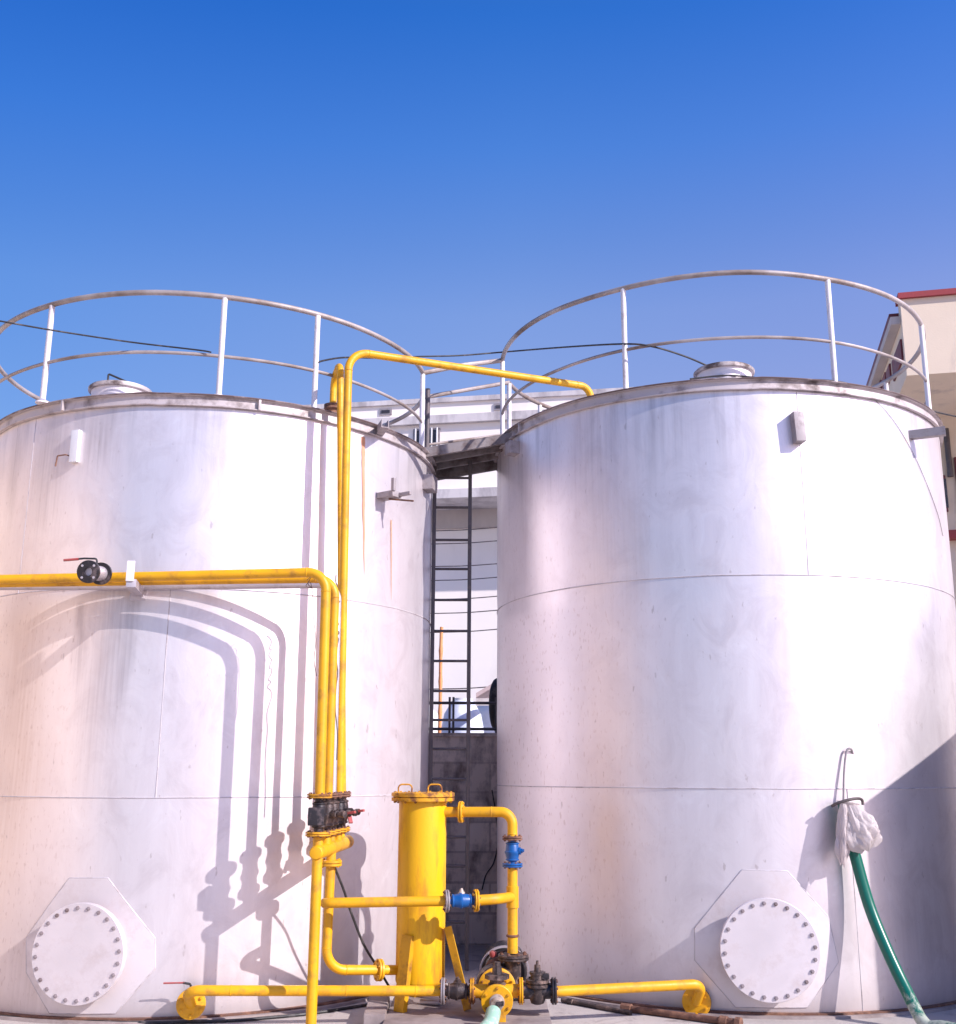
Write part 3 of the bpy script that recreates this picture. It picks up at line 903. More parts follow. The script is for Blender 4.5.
MB().tube([V((pb.x, pb.y, dz)), V((pb.x, pb.y, at(427, 389, 10.62).z))], 0.026, 14).build('stub_post', 'steel', wk)

# ------------------------------------------------------------------ ladder
LY = 10.36
lx0 = at(433, 600, LY).x; lx1 = at(469.3, 600, LY).x
ld = thing('access_ladder', 'dark steel ladder standing in the gap between the tanks', 'ladder', ((lx0 + lx1) / 2, LY, 0))
for x in (lx0, lx1):
    MB().box((x, LY, (dz - .06) / 2), (0.036, 0.05, dz - .06), None, None, None, 0.004).build('side_rail', 'steel', ld)
for yy in (478, 507.5, 540, 569, 600, 631, 661, 691, 720, 749, 779, 808, 837, 866, 895, 922):
    z = at(450, yy, LY).z
    MB().cyl((lx0 + .012, LY, z), (lx1 - .012, LY, z), 0.0125, 10).build('rung', 'steel', ld)

# ------------------------------------------------------------------ pipe manifold beside the left tank
HA = at(316, 853, 7.80); HB = at(348, 841.5, 8.74)
HD = (HB - HA).normalized()


def hp(Y):
    return HA + (HB - HA) * ((Y - HA.y) / (HB.y - HA.y))


mf = thing('pipe_manifold', 'sloping yellow header pipe under a row of five valves', 'manifold', (HA.x, HA.y, 0))
MB().lathe(HA, HD, [(-0.012, 0.02), (-0.008, 0.040), (0, 0.047), (0.012, 0.049), ((HB - HA).length - .01, 0.049), ((HB - HA).length, 0.046), ((HB - HA).length + .012, 0.02)], 28).build('header', 'yellow', mf)
sb = hp(7.84)
MB().tube([V((sb.x, sb.y, sb.z - .03)), V((sb.x, sb.y, 0.0))], 0.036, 20).build('support_leg', 'yellow', mf)
MB().box((sb.x, sb.y, 0.006), (0.2, 0.2, 0.012)).build('foot_plate', 'yellow', mf)
ZB = at(319, 834, 7.87).z; ZT = at(319, 796, 7.87).z
PY = [(7.88, 319, 0.036), (8.06, 327.2, 0.034), (8.235, 332.2, 0.026), (8.40, 338.6, 0.031), (8.585, 341.6, 0.028)]
bases = []
for Y, px, r in PY:
    b = at(px, 815, Y); bases.append(b)
    MB().tube([V((b.x, b.y, hp(Y).z + 0.02)), V((b.x, b.y, ZB - 0.02))], max(r, 0.03), 18).build('stub_pipe', 'yellow', mf)
# drop pipe from the header to the filter vessel, with its bolted flange
d0 = hp(8.2); d0p = at(331, 862, 8.2)
dp_pts = bend([V((d0p.x, 8.2, d0.z - .02)), at(325.8, 970, 8.2), at(404, 970, 8.46)], 0.15, 12)
MB().tube(dp_pts, 0.034, 20).build('drop_pipe', 'yellow', mf)
flange(mf, V((d0p.x, 8.2, at(331, 863, 8.2).z)), (0, 0, 1), 0.078, 'yellow', 0.02, 6, .009, 'yellow')
fx = at(379, 970, 8.39)
flange(mf, fx, at(404, 970, 8.46) - at(326, 970, 8.2), 0.075, 'yellow', 0.018, 6, .009, 'yellow_rust')
# branch toward the blue valve
br0 = at(329, 903, 8.2); br1 = at(322.5, 903, 8.03); br2 = at(447, 901, 8.10)
MB().tube(bend([br0, br1, br2], 0.055, 10), 0.034, 20).build('branch_pipe', 'yellow', mf)


def line_valve(label, c, d, L, rb, rf, mat, group=None, name='valve', fmat='rust', side=None, smat=None, cat='valve', fl=(True, True)):
    """ball valve between two flanges; axis d, face-to-face length L"""
    c = V(c); d = V(d).normalized()
    t = thing(name, label, cat, c - V((0, 0, rf)), group)
    k = L / 2
    MB().lathe(c - d * k, d, [(0.0, rb * .62), (k * .30, rb * .62), (k * .36, rb * .95), (k * .44, rb * .95), (k * .48, rb * .84), (k * .6, rb * .9), (k * .82, rb), (k * .9, rb * 1.1), (k * 1.0, rb * 1.1), (k * 1.04, rb), (k * 1.4, rb * .9), (k * 1.52, rb * .84), (k * 1.56, rb * .95), (k * 1.64, rb * .95), (k * 1.7, rb * .62), (2 * k, rb * .62)], 28).build('body', mat, t)
    for sgn, on in zip((-1, 1), fl):
        if on:
            flange(t, c + d * (sgn * k), d, rf, fmat[0 if sgn < 0 else 1] if isinstance(fmat, tuple) else fmat, 0.014, 8, 0.0085, 'rust')
    if side is not None:
        s_ = V(side).normalized()
        MB().lathe(c + s_ * rb * .7, s_, [(0, rb * .5), (rb * .5, rb * .5), (rb * .52, rb * .3), (rb * .8, rb * .3), (rb * .82, rb * .2), (rb * 1.0, rb * .2)], 16).build('stem', smat or mat, t)
    return t


vl_labels = ['black valve with square gearbox, frontmost on the yellow manifold', 'dark valve second from the front on the yellow manifold',
             'greasy valve in the middle of the five on the manifold', 'dark valve with red lever, second from the manifold\'s far end', 'farthest valve on the manifold, nearest the left tank wall']
vm = ['black', 'blackr', 'blackr', 'black', 'blackr']
for i, ((Y, px, r), b) in enumerate(zip(PY, bases)):
    c = V((b.x, b.y, (ZB + ZT) / 2))
    v = line_valve(vl_labels[i], c, (0, 0, 1), ZT - ZB, 0.052, 0.088 if i < 1 else 0.069, vm[i], 'valves in a row on the manifold', fmat=('yellow_rust', 'yellow_rust' if i == 0 else 'rust'))
    if i == 0:
        MB().box(c + V((-.01, -.065, -.008)), (0.11, 0.075, 0.12), (1, .12, 0), None, None, 0.012).build('gearbox', 'black', v)
    else:
        sdir = V((0.8, -.6, 0)).normalized()
        MB().lathe(c + sdir * .05, sdir, [(0, .028), (.05, .028), (.052, .016), (.10, .016), (.102, .024), (.125, .024)], 14).build('stem', 'blackr' if i < 3 else 'black', v)
        e = c + sdir * (.165)
        if i in (2, 4):
            MB().bar(e + V((-.03, 0, .0)), e + V((.05, -.03, .012)), .03, .018, bev=.004).build('lever', 'red', v)
        elif i == 3:
            MB().bar(e + V((-.04, -.02, -.01)), e + V((-.02, -.06, -.07)), .03, .014, bev=.004).build('lever', 'red', v)

# five riser pipes
pz = ZT
def vert(px0, py0, Y, i):
    return V((bases[i].x, bases[i].y, ZT - 0.004))
p1c = at(326.5, 572, 7.88)
pipe1 = [vert(0, 0, 0, 0), p1c, at(170, 576, 8.0), at(0, 579.5, 8.12)]
pipe1.append(pipe1[-1] + (pipe1[-1] - pipe1[-2]) * 1.8)
tag(MB().tube(bend(pipe1, [0.14, 2, 2], 12), 0.0355, 22).build('supply_pipe', 'yellow'),
    'thick yellow pipe, frontmost of those running left across the left tank', 'pipe', 'pipes rising from the manifold')
pipe2 = [vert(0, 0, 0, 1), at(335.5, 578.5, 8.06), at(170, 580.5, 8.115), at(0, 583, 8.19)]
pipe2.append(pipe2[-1] + (pipe2[-1] - pipe2[-2]) * 1.8)
tag(MB().tube(bend(pipe2, [0.14, 2, 2], 12), 0.0335, 22).build('supply_pipe', 'yellow'),
    'second yellow pipe turning left, just behind the frontmost one', 'pipe', 'pipes rising from the manifold')
pipe3 = [vert(0, 0, 0, 2), at(338.5, 585, 8.235), at(170, 586.5, 8.235), at(0, 587, 8.28)]
pipe3.append(pipe3[-1] + (pipe3[-1] - pipe3[-2]) * 1.8)
tag(MB().tube(bend(pipe3, [0.12, 2, 2], 12), 0.025, 18).build('supply_pipe', 'galv'),
    'bare silver pipe running left below the two yellow ones', 'pipe', 'pipes rising from the manifold')
t4 = at(349, 351, 8.40)
pipe4 = [vert(0, 0, 0, 3), at(347.2, 410, 8.40), t4, at(590.5, 387, 9.42), at(590.5, 387, 9.42) - V((0, 0, 0.22))]
o4 = MB().tube(bend(pipe4, [3, 0.17, 0.14], 12), 0.0325, 20).build('supply_pipe', 'yellow')
tag(o4, 'tall yellow pipe crossing over the gap to the right tank', 'pipe', 'pipes rising from the manifold')
e5 = at(333.0, 404, 8.86)
t5 = at(340.3, 364, 8.585)
pipe5 = [vert(0, 0, 0, 4), t5, V((e5.x, e5.y, t5.z - .02)), V((e5.x, e5.y, TL.h + 0.13))]
o5 = MB().tube(bend(pipe5, [0.07, 0.12], 12), 0.0295, 20).build('supply_pipe', 'yellow')
tag(o5, 'tall yellow pipe bending down onto the left tank roof', 'pipe', 'pipes rising from the manifold')
# roof nozzles that take the two tall pipes
nz = MB().lathe((e5.x, e5.y, TL.h - .02), (0, 0, 1), [(0, .05), (.10, .05), (.101, .075), (.12, .075), (.122, .055), (.124, .075), (.142, .075), (.143, .04)], 24).build('roof_nozzle', 'rust', tank_l)
e4 = pipe4[-1]
MB().lathe((e4.x, e4.y, TR.h - .02), (0, 0, 1), [(0, .04), (max(.08, e4.z - TR.h + .03), .04)], 20).build('roof_nozzle', 'yellow', tank_r)

# open ended branch valve on the long horizontal pipe
oc = at(103, 574, 7.98); od = (at(87.5, 571.5, 7.70) - oc).normalized()
ov = thing('valve', 'black open ended flanged valve with red lever on the horizontal pipe', 'valve', oc - V((0, 0, .08)))
m = MB(); m.lathe(oc - od * .02, od, [(0, .03), (.03, .055), (.09, .055), (.20, .05), (.27, .045)], 28); m.build('body', 'galv', ov)
m = MB(); m.lathe(oc + od * .03, od, [(0, .055), (.001, .082), (.022, .082), (.023, .055)], 32); rf_ = m.build('flange', 'black', ov)
m = MB()
ctr = oc + od * .25; a_, b_ = frame(od)
rg = [m.ring(ctr + od * t, a_, b_, r, 32) for t, r in ((0, .05), (0.001, .082), (.024, .082), (.025, .078), (.025, .03), (-.03, .028))]
for k in range(len(rg) - 1): m.bridge(rg[k], rg[k + 1])
m.bm.faces.new(rg[-1])
ff = m.build('flange', 'black', ov)
for i in range(4):
    tt = math.pi / 4 + i * math.pi / 2
    MB().lathe(ctr + od * .023 + (a_ * math.cos(tt) + b_ * math.sin(tt)) * .060, od, [(0, .009), (.004, .009), (.005, .004)], 12).build('bolt_hole', 'galv', ff)
lv0 = oc + od * .13 + V((0, 0, .05)); lv1 = lv0 + V((.0, 0, .055))
m = MB().tube(bend([lv0, lv1, lv1 + V((-.09, -.01, .0)), lv1 + V((-.22, -.02, -.015))], .02), 0.007, 10); hl_ = m.build('lever', 'cable', ov)
MB().tube([lv1 + V((-.13, -.0142, -.006)), lv1 + V((-.235, -.021, -.0162))], 0.0095, 12).build('grip', 'red', hl_)

# ------------------------------------------------------------------ concrete plinth
ZP = 0.065
pa = at(388, 1012, 8.35).x; pb_ = at(549, 1012, 8.35).x
m = MB().box(((pa + pb_) / 2, 8.0, ZP / 2 - .01), (pb_ - pa, 1.75, ZP + .02), None, None, None, 0.012)
tag(m.build('plinth', 'concrete'), 'low concrete plinth under the yellow vessel and pump', 'plinth')
m = MB().box((at(379, 1008, 8.5).x, 8.36, .045), (0.15, 0.62, .11), (1, .04, 0), None, None, .015)
tag(m.build('concrete_block', 'concrete'), 'small weathered concrete block left of the plinth', 'concrete block')

# ------------------------------------------------------------------ filter vessel
VY = 8.5
vc = at(421.3, 900, VY); zt = at(421, 797, VY).z; zb = at(421, 990, VY - .15).z
rv = 0.178
fv = thing('filter_vessel', 'upright yellow cylindrical filter vessel with bolted lid', 'filter vessel', (vc.x, VY, ZP))
hgt = zt - zb
sh = MB().lathe((vc.x, VY, zb), (0, 0, 1), [(0, .04), (.004, rv * .62), (.014, rv * .88), (.03, rv * .98), (.045, rv), (hgt - .03, rv), (hgt - .028, rv + .003), (hgt - .026, rv)], 56).build('shell', 'yellow_v', fv)
lidm = MB().lathe((vc.x, VY, zt - .03), (0, 0, 1), [(0, rv), (.002, .234), (.026, .236), (.028, .222), (.032, .222), (.034, .236), (.060, .236), (.064, .228)], 56).build('lid', 'yellow_rust', fv)
for i in range(16):
    t = 2 * math.pi * (i + .5) / 16
    stud((vc.x + math.cos(t) * .212, VY + math.sin(t) * .212, zt), (0, 0, 1), 0.010, .031, lidm, 'yellow_rust')
for hx_ in (405.5, 435):
    hc = at(hx_, 790, VY); z_ = zt + .03
    MB().tube(bend([V((hc.x - .05, VY - .03, z_)), V((hc.x - .052, VY - .03, z_ + .062)), V((hc.x + .052, VY - .03, z_ + .062)), V((hc.x + .05, VY - .03, z_))], .045, 6), 0.006, 10).build('handle', 'yellow_rust', lidm)


def angle_leg2(top, foot, a, b, wa, wb_, t=.008):
    top = V(top); foot = V(foot); d = (foot - top).normalized()
    a = V(a); a = (a - d * a.dot(d)).normalized(); b = V(b); b = (b - d * b.dot(d)).normalized()
    pr = [(0, 0), (wa, 0), (wa, t), (t, t), (t, wb_), (0, wb_)]
    return MB().prism([top + a * x + b * y for x, y in pr], foot - top)


def angle_leg(top, foot, inward, mat='yellow_v', wdt=.085):
    top = V(top); foot = V(foot)
    d = (foot - top).normalized()
    i = V(inward); i = (i - d * i.dot(d)).normalized(); s_ = d.cross(i).normalized()
    t = .009
    pr = [V((0, 0)), V((wdt, 0)), V((wdt, t)), V((t, t)), V((t, wdt)), V((0, wdt))]
    f = [((i + s_).normalized() * p.x + (i - s_).normalized() * p.y) for p in pr]
    return MB().prism([top + q for q in f], foot - top)


for top, foot, a_, b_, wa, wb_ in (((vc.x - .055, VY - .20, at(412, 936, VY - .2).z), (at(403, 1013, 8.26).x, 8.26, ZP), (-.82, .57, 0), (.57, .82, 0), .088, .045),
                                   ((vc.x + .172, VY - .09, at(445, 928, VY - .1).z), (at(464, 1008, 8.4).x, 8.33, ZP), (.45, .9, 0), (.9, -.45, 0), .06, .06),
                                   ((vc.x - .03, VY + .2, at(421, 936, VY).z), (vc.x - .06, VY + .32, 0.0), (.7, .7, 0), (-.7, .7, 0), .07, .07)):
    angle_leg2(top, foot, a_, b_, wa, wb_).build('leg', 'yellow_leg', fv, 20)
# outlet nozzle and the pipe that loops over to the pump
n0 = at(441, 812, 8.47); n1 = at(461, 812, 8.46)
RX = at(512.5, 900, 8.40)
rtop = V((RX.x, 8.40, at(512.5, 812, 8.40).z))
dp = thing('discharge_pipe', 'yellow pipe looping from the vessel top down to the pump', 'pipe', (RX.x, 8.40, ZP))
vtop = at(513, 838, 8.40).z; vbot = at(513, 865, 8.40).z
MB().tube(bend([n0, rtop, V((RX.x, 8.40, vtop))], 0.15, 12), 0.0375, 22).build('upper_bend', 'yellow', dp)
flange(dp, n1, rtop - n0, 0.078, 'yellow', .015, 6, .009, 'yellow')
pbz = at(513, 953, 8.40).z
MB().tube([V((RX.x, 8.40, vbot)), V((RX.x, 8.40, pbz))], 0.0375, 22).build('riser', 'yellow', dp)
tee = V((RX.x, 8.40, at(512, 897, 8.4).z))
v2a = at(476, 900.5, 8.14)
MB().tube(bend([v2a, at(497, 899, 8.17), tee], .12, 8), 0.036, 20).build('side_branch', 'yellow', dp)
MB().lathe(tee - V((0, 0, .075)), (0, 0, 1), [(0, .040), (.002, .045), (.148, .045), (.15, .040)], 24).build('tee_collar', 'yellow', dp)
MB().lathe((RX.x, 8.40, at(513, 937, 8.4).z), (0, 0, 1), [(0, .040), (.004, .047), (.014, .047), (.018, .040)], 24).build('clamp_band', 'rust', dp)
line_valve('blue valve on the upright pipe above the pump', V((RX.x, 8.40, (vtop + vbot) / 2)), (0, 0, 1), vtop - vbot, .052, .074, 'blue', None, fmat=('blue', 'rust'), side=(1, -.3, .1))
bv0 = at(446.5, 901, 8.10); 
line_valve('blue valve on the level pipe right of the yellow vessel', (bv0 + v2a) / 2, v2a - bv0, (v2a - bv0).length, .049, .076, 'blue', None, fmat=('tagg', 'yellow'), side=(.0, .3, 1), smat='adapter')

# ------------------------------------------------------------------ pump
PZ = at(497, 991, 8.2).z; PXc = at(497, 991, 8.2).x
pm = thing('pump', 'greasy black centrifugal pump with yellow suction flanges', 'pump', (PXc, 8.35, ZP))
Yd = V((0, 1, 0))
mc = at(504.5, 973.5, 8.57)
mz = mc.z
m = MB(); prof = [(0, .05), (.01, .145)]
for k in range(15):
    prof += [(.03 + k * .024, .155), (.034 + k * .024, .168), (.042 + k * .024, .168), (.046 + k * .024, .155)]
prof += [(.42, .14), (.43, .05)]
m.lathe((mc.x, 8.62, mz), Yd, prof, 40); mot = m.build('motor', 'black', pm)
m = MB()
rg = [m.ring(V((mc.x, 8.57, mz)) + Yd * t, V((1, 0, 0)), V((0, 0, 1)), r, 48) for t, r in ((0.0, .176), (0, .186), (.05, .186), (.05, .176))]
for k in range(3): m.bridge(rg[k], rg[k + 1])
m.bridge(rg[3], rg[0])
m.build('guard_ring', 'galv', pm)
for sx in (-.13, .13):
    MB().box((mc.x + sx * .8, 8.82, (ZP + mz - .1) / 2), (.06, .30, mz - .1 - ZP), None, None, None, .006).build('motor_foot', 'black', pm)
MB().lathe((PXc, 8.34, PZ), Yd, [(0, .08), (.01, .14), (.03, .15), (.12, .15), (.14, .135), (.16, .09), (.30, .06)], 40).build('volute', 'blackr', pm)
# discharge neck up to the riser
fz = at(514, 957, 8.40).z
MB().tube(bend([V((PXc + .06, 8.41, PZ)), V((RX.x, 8.41, PZ + .06)), V((RX.x, 8.40, fz - .01))], .05), [.06] * 11, 20).build('discharge_neck', 'blackr', pm)
flange(pm, (RX.x + .005, 8.40, fz), (0, 0, 1), .112, 'blackr', .019, 8, .012, 'rust')
MB().lathe((at(493, 954, 8.46).x, 8.46, at(493, 957, 8.46).z), (0, 0, 1), [(0, .02), (.02, .028), (.035, .026), (.045, .012)], 16).build('filler_cap', 'red', pm)
MB().tube(bend([V((PXc - .12, 8.45, PZ + .04)), at(490, 962, 8.45), at(505, 957, 8.45)], .03), .016, 10).build('bypass_pipe', 'rust', pm)
# suction side: large yellow cover, cross piece, front flange
MB().lathe((PXc, 8.30, PZ), Yd, [(0, .10), (.002, .130), (.005, .134), (.030, .134), (.033, .131)], 48).build('front_cover', 'yellow', pm)
FZ = at(497, 1001, 7.98); 
cr = V((PXc, 8.15, at(497, 992, 8.15).z))
MB().tube([V((PXc, 8.31, PZ)), cr, FZ + V((0, .01, 0))], .062, 24).build('suction_spool', 'yellow', pm)
for i in range(8):
    t = 2 * math.pi * (i + .5) / 8
    stud((PXc + math.cos(t) * .112, 8.315, PZ + math.sin(t) * .112), Yd, .010, .017, pm.children[-2], 'yellow_rust')
fd = (FZ - cr).normalized()
ffl = flange(pm, FZ, fd, .108, 'yellow', .014, 6, .010, 'yellow_rust')
# plug valve on the cross piece
vt = at(497, 979, 8.12)
MB().lathe((cr.x, 8.12, cr.z + .05), (0, 0, 1), [(0, .06), (.012, .062), (.02, .05), (.04, .05), (.042, .085), (.07, .085), (.072, .035), (.12, .032), (.122, .024), (.15, .024)], 8).build('bonnet', 'blackr', pm)
MB().tube([at(474, 991, 8.15), at(522, 991, 8.15)], .046, 20).build('cross_pipe', 'yellow', pm)
adp = MB().lathe(FZ - V((0, .012, 0)), (0 - .04, -1, -.22), [(0, .05), (.02, .052), (.024, .040), (.07, .040)], 22).build('hose_adapter', 'adapter', pm)
MB().bar(FZ + V((.035, .02, -.09)), V((FZ.x + .035, FZ.y + .02, ZP)), .05, .05, (0, 1, 0), .004).build('support_foot', 'yellow', pm)
MB().box(FZ + fd * .075 + V((.02, 0, .01)), (.05, .03, .028), None, None, None, .004).build('hose_clip', 'black', adp)
yl = at(455, 991, 8.15)
yv = line_valve('black valve left of the pump on the ground level pipe', at(457.5, 991, 8.16), (1, 0, 0), at(472, 991, 8.15).x - at(443, 991, 8.16).x, .056, .086, 'blackr', None, fmat=('tagg', 'yellow_rust'), side=(0, -.25, 1))
gl = at(521, 991, 8.15); gr_ = at(554, 991, 8.15)
gv = thing('gate_valve', 'black gate valve with stepped bonnet right of the pump', 'valve', ((gl.x + gr_.x) / 2, 8.15, ZP))
gc = (gl + gr_) / 2
MB().tube([gl, gr_], .052, 20).build('bore', 'black', gv)
MB().lathe((gc.x, 8.15, gc.z - .085), (0, 0, 1), [(0, .025), (.008, .045), (.04, .058), (.11, .058), (.113, .080), (.131, .080), (.133, .066), (.140, .066), (.142, .080), (.160, .080), (.162, .048), (.192, .046), (.194, .056), (.210, .056), (.212, .023), (.255, .021), (.257, .010), (.282, .009)], 24).build('body', 'blackr', gv)
for k in range(6):
    t = k * math.pi / 3 + .3
    stud((gc.x + math.cos(t) * .069, 8.15 + math.sin(t) * .069, gc.z + .0515), (0, 0, 1), .0095, .024, gv.children[-1], 'black')
MB().box(gc + V((.055, -.02, .10)), (.05, .05, .035), None, None, None, .006).build('gland_lug', 'black', gv)
flange(gv, gl, (1, 0, 0), .088, 'yellow', .013, 8, .009, 'rust')
flange(gv, gr_, (1, 0, 0), .088, 'black', .016, 8, .009, 'rust')


def tank_outlet(T, tk, label, start, ends, disc, rdisc, lever):
    """ground level pipe that elbows down onto a flanged nozzle on the tank"""
    t = thing('outlet_pipe', label, 'pipe', (disc.x, disc.y, 0))
    q = T.pt(T.ang(disc), disc.z, 0); nrm = T.n(T.ang(disc))
    pts = bend([start] + ends + [disc + nrm * 0.01], 0.085, 12)
    MB().tube(pts, .0345, 22).build('pipe', 'yellow', t)
    MB().lathe(disc + nrm * .01, -nrm, [(0, .094), (.002, rdisc), (.022, rdisc), (.024, .094)], 36).build('end_flange', 'yellow', t)
    fl = t.children[-1]
    a_, b_ = frame(nrm)
    for i in range(6):
        tt = 2 * math.pi * (i + .5) / 6
        stud(disc - nrm * .02 + (a_ * math.cos(tt) + b_ * math.sin(tt)) * (rdisc * .76), nrm, .012, .034, fl, 'yellow')
    bfl = MB().lathe(disc - nrm * .016, -nrm, [(0, rdisc * .96), (.030, rdisc * .96), (.032, .05), ((q - disc).length + .02, .05)], 32).build('tank_nozzle', 'black', t)
    if lever:
        s0 = disc - nrm * .03 + V((0, 0, rdisc * .8))
        lm = MB().tube(bend([s0, s0 + V((-.01, -.01, .045)), s0 + V((-.06, -.02, .055))], .015), .008, 10).build('lever', 'cable', t)
        MB().tube([s0 + V((-.05, -.02, .055)), s0 + V((-.19, -.04, .055))], .006, 10).build('lever_grip', 'red', lm)
    return t


tank_outlet(TL, tank_l, 'low yellow pipe elbowing onto the left tank beside a red lever', at(443.5, 991, 8.16), [at(186, 990.5, 7.98)], at(191, 1004, 8.16), .100, True)
tank_outlet(TR, tank_r, 'low yellow pipe elbowing onto the right tank near its manhole', at(555, 991.5, 8.15), [at(703, 984, 8.40)], at(696.5, 1002, 8.535), .104, False)

# ------------------------------------------------------------------ hoses, bag, cables
g0 = at(493.5, 1012, 7.86)
sh_pts = smoothline([g0, at(490, 1024, 7.74), V((g0.x - .09, 7.58, .07)), V((g0.x - .2, 7.2, .055)), V((g0.x - .3, 6.6, .05)), V((g0.x - .9, 5.8, .05)), V((g0.x - 2.2, 5.2, .05)), V((-4.4, 5.1, .05))], 8)
tag(MB().tube(sh_pts, .050, 22).build('suction_hose', 'hose_pale'), 'pale green translucent hose clamped to the pump\'s front flange', 'hose')

hpts = [TR.hit(843, 801, .09), TR.hit(848, 830, .10), TR.hit(855, 855, .11), at(869, 905, 8.38), at(887, 950, 8.28), at(906, 990, 8.17), at(925, 1024, 8.03)]
last = hpts[-1]
hpts += [V((last.x + .10, last.y - .12, .052)), V((last.x + .35, last.y - .45, .046)), V((last.x + .9, last.y - .95, .046)), V((last.x + 1.9, last.y - 1.4, .046)), V((last.x + 3.5, last.y - 1.5, .046))]
hp_s = smoothline(hpts, 7)
tag(MB().tube(hp_s, .0425, 22).build('green_hose', 'hose_green'), 'dark green hose leaning from a hook on the right tank', 'hose')


def pleated(c, axis, length, r0, r1, seed, nfold, depth):
    """thin gathered sheet hanging from a tie: sharp pleats, puffed middle, ragged hem turned in"""
    ax = V(axis).normalized(); a, b = frame(ax)
    n, k = 120, 26
    bm = bmesh.new(); rows = []
    for j in range(k + 1):
        f = j / k
        prof = r0 + (r1 - r0) * (math.sin(min(1, f * 1.15) * math.pi * .62) ** .8)
        if f > .82: prof *= 1 - .55 * ((f - .82) / .18) ** 1.5
        row = []
        for i in range(n):
            t = 2 * math.pi * i / n
            q = V((math.cos(t), math.sin(t), f * 1.6))
            ph = t * nfold + 2.2 * mnoise.noise(q * 1.3 + V((seed, 0, 0)))
            pl = abs((ph / math.pi) % 2 - 1) - .5
            crk = mnoise.noise(q * 4 + V((0, seed, 0))) * .5 + mnoise.noise(q * 9 + V((seed, 0, 3))) * .28
            r = prof * (1 + depth * pl * (.5 + .6 * f) + .55 * f * mnoise.noise(q * 1.1 + V((seed, 5, 0))) + .42 * crk)
            hem = length * (f + .12 * f * mnoise.noise(V((math.cos(t) * 1.5, math.sin(t) * 1.5, seed))) + .02 * crk)
            row.append(bm.verts.new(c + ax * hem + a * (math.cos(t) * r * .8) + b * (math.sin(t) * r)))
        rows.append(row)
    for r_, s_ in zip(rows, rows[1:]):
        for i in range(n):
            bm.faces.new((r_[i], r_[(i + 1) % n], s_[(i + 1) % n], s_[i]))
    bm.faces.new(rows[0][::-1])
    return bm


ht = TR.hit(846, 803, .10)
bg_t = thing('plastic_bag', 'crumpled white plastic bag tied round the green hose end', 'plastic bag', ht - V((0, 0, .45)))
for nm, c, ax, ln, r0_, r1_, sd_, nf, dp_ in (('bag_body', TR.hit(848, 803, .13), (.34, -.06, -1), .335, .03, .118, 2.3, 8, .34),
                                           ('bag_tail', TR.hit(843, 804, .15), (-.10, -.05, -1), .42, .026, .052, 6.1, 4, .5)):
    mb = MB(); mb.bm.free(); mb.bm = pleated(c, ax, ln, r0_, r1_, sd_, nf, dp_)
    mb.build(nm, 'bag', bg_t, 75)
e0, e1 = TR.hit(832, 806, .10), TR.hit(862, 800, .10)
MB().tube(smoothline([e0, TR.hit(838, 803, .15), TR.hit(850, 799.5, .17), TR.hit(858, 798.5, .14), e1, TR.hit(863, 805, .10)], 5), .011, 10).build('tie', 'wire', bg_t)
tc_ = TR.hit(847, 803, .10)
MB().lathe(tc_ + V((0, 0, -.06)), (.15, 0, 1), [(0, .055), (.03, .06), (.055, .075), (.066, .085), (.070, .06)], 24).build('gathered_top', 'bag', bg_t)


def cable(label, pts, r, mat='cable', name='cable', group=None, seg=6, cat='cable'):
    return tag(MB().tube(smoothline(pts, seg), r, 8).build(name, mat), label, cat, group)


cable('black cable hanging from the manifold flange down to the ground', [at(334, 866, 8.22), at(343, 888, 8.3), at(352, 915, 8.36), at(364, 945, 8.45), at(378, 968, 8.55), at(390, 988, 8.72)], .009)
zc = .012
cable('black cable lying along the ground at the left tank\'s foot',
      [atz(x, y, zc) for x, y in ((-60, 1012), (0, 1016.5), (60, 1020), (130, 1022.5), (222, 1021), (270, 1017.5), (310, 1013.5), (350, 1007.5), (386, 1001.5))], .011)
cable('thin cable sagging onto the left tank\'s railing', [V((-7.7, 5.0, 5.47)), at(-80, 306, 7.2), at(0, 321, 7.6), at(60, 331.5, 7.95), at(130, 342, 8.2), at(185, 348.5, 8.27), at(205, 351, 8.27), at(211, 352.3, 8.26)], .007)
cable('black cable strung along the top of the railings above the gap',
      [at(317, 363, 8.66), at(324, 360.5, 8.74), at(345, 357.5, 9.0), at(380, 358, 9.5), at(421, 356.5, 10.05), at(460, 355.5, 10.3), at(498, 352.5, 10.6), at(560, 347.5, 9.7), at(622, 344, 8.83), at(652, 346.5, 8.72), at(684, 356, 8.85), at(708, 366, 8.98), at(728, 374, 9.02)], .008)
cable('black cable lying on the right tank\'s rim near its hatch',
      [at(690, 379, 8.72), at(728, 375.5, 8.75), at(770, 379, 8.66), at(800, 379.5, 8.62), at(838, 381.5, 8.64), at(872, 391, 8.78), at(905, 402, 9.05), at(938, 412.5, 9.5), at(985, 421, 10.2), at(1060, 428, 11.5)], .008)
cable('thin dark line down the right tank standing in for a cable shadow',
      [TR.hit(x, y, .006) for x, y in ((862, 386.5), (872, 397), (886, 411), (900, 430), (915, 457), (928, 487), (938, 515), (943, 536))], .0022, 'wire', 'cable', None, 5, 'wire')  # added strand that draws a cable's cast shadow on the shell
tg = [at(336, 575, 8.10)]
random.seed(3)
for k in range(16):
    f = k / 15
    tg.append(at(337.2 + random.uniform(-1.6, 1.6) + (0.5 if k % 2 else -.5), 582 + f * 58, 8.13 + random.uniform(-.015, .02)))
for yy, dx in ((655, .4), (672, 1.8), (690, .2), (710, -.3), (735, 1.6), (760, .9)):
    tg.append(at(335.8 + dx, yy, 8.12))
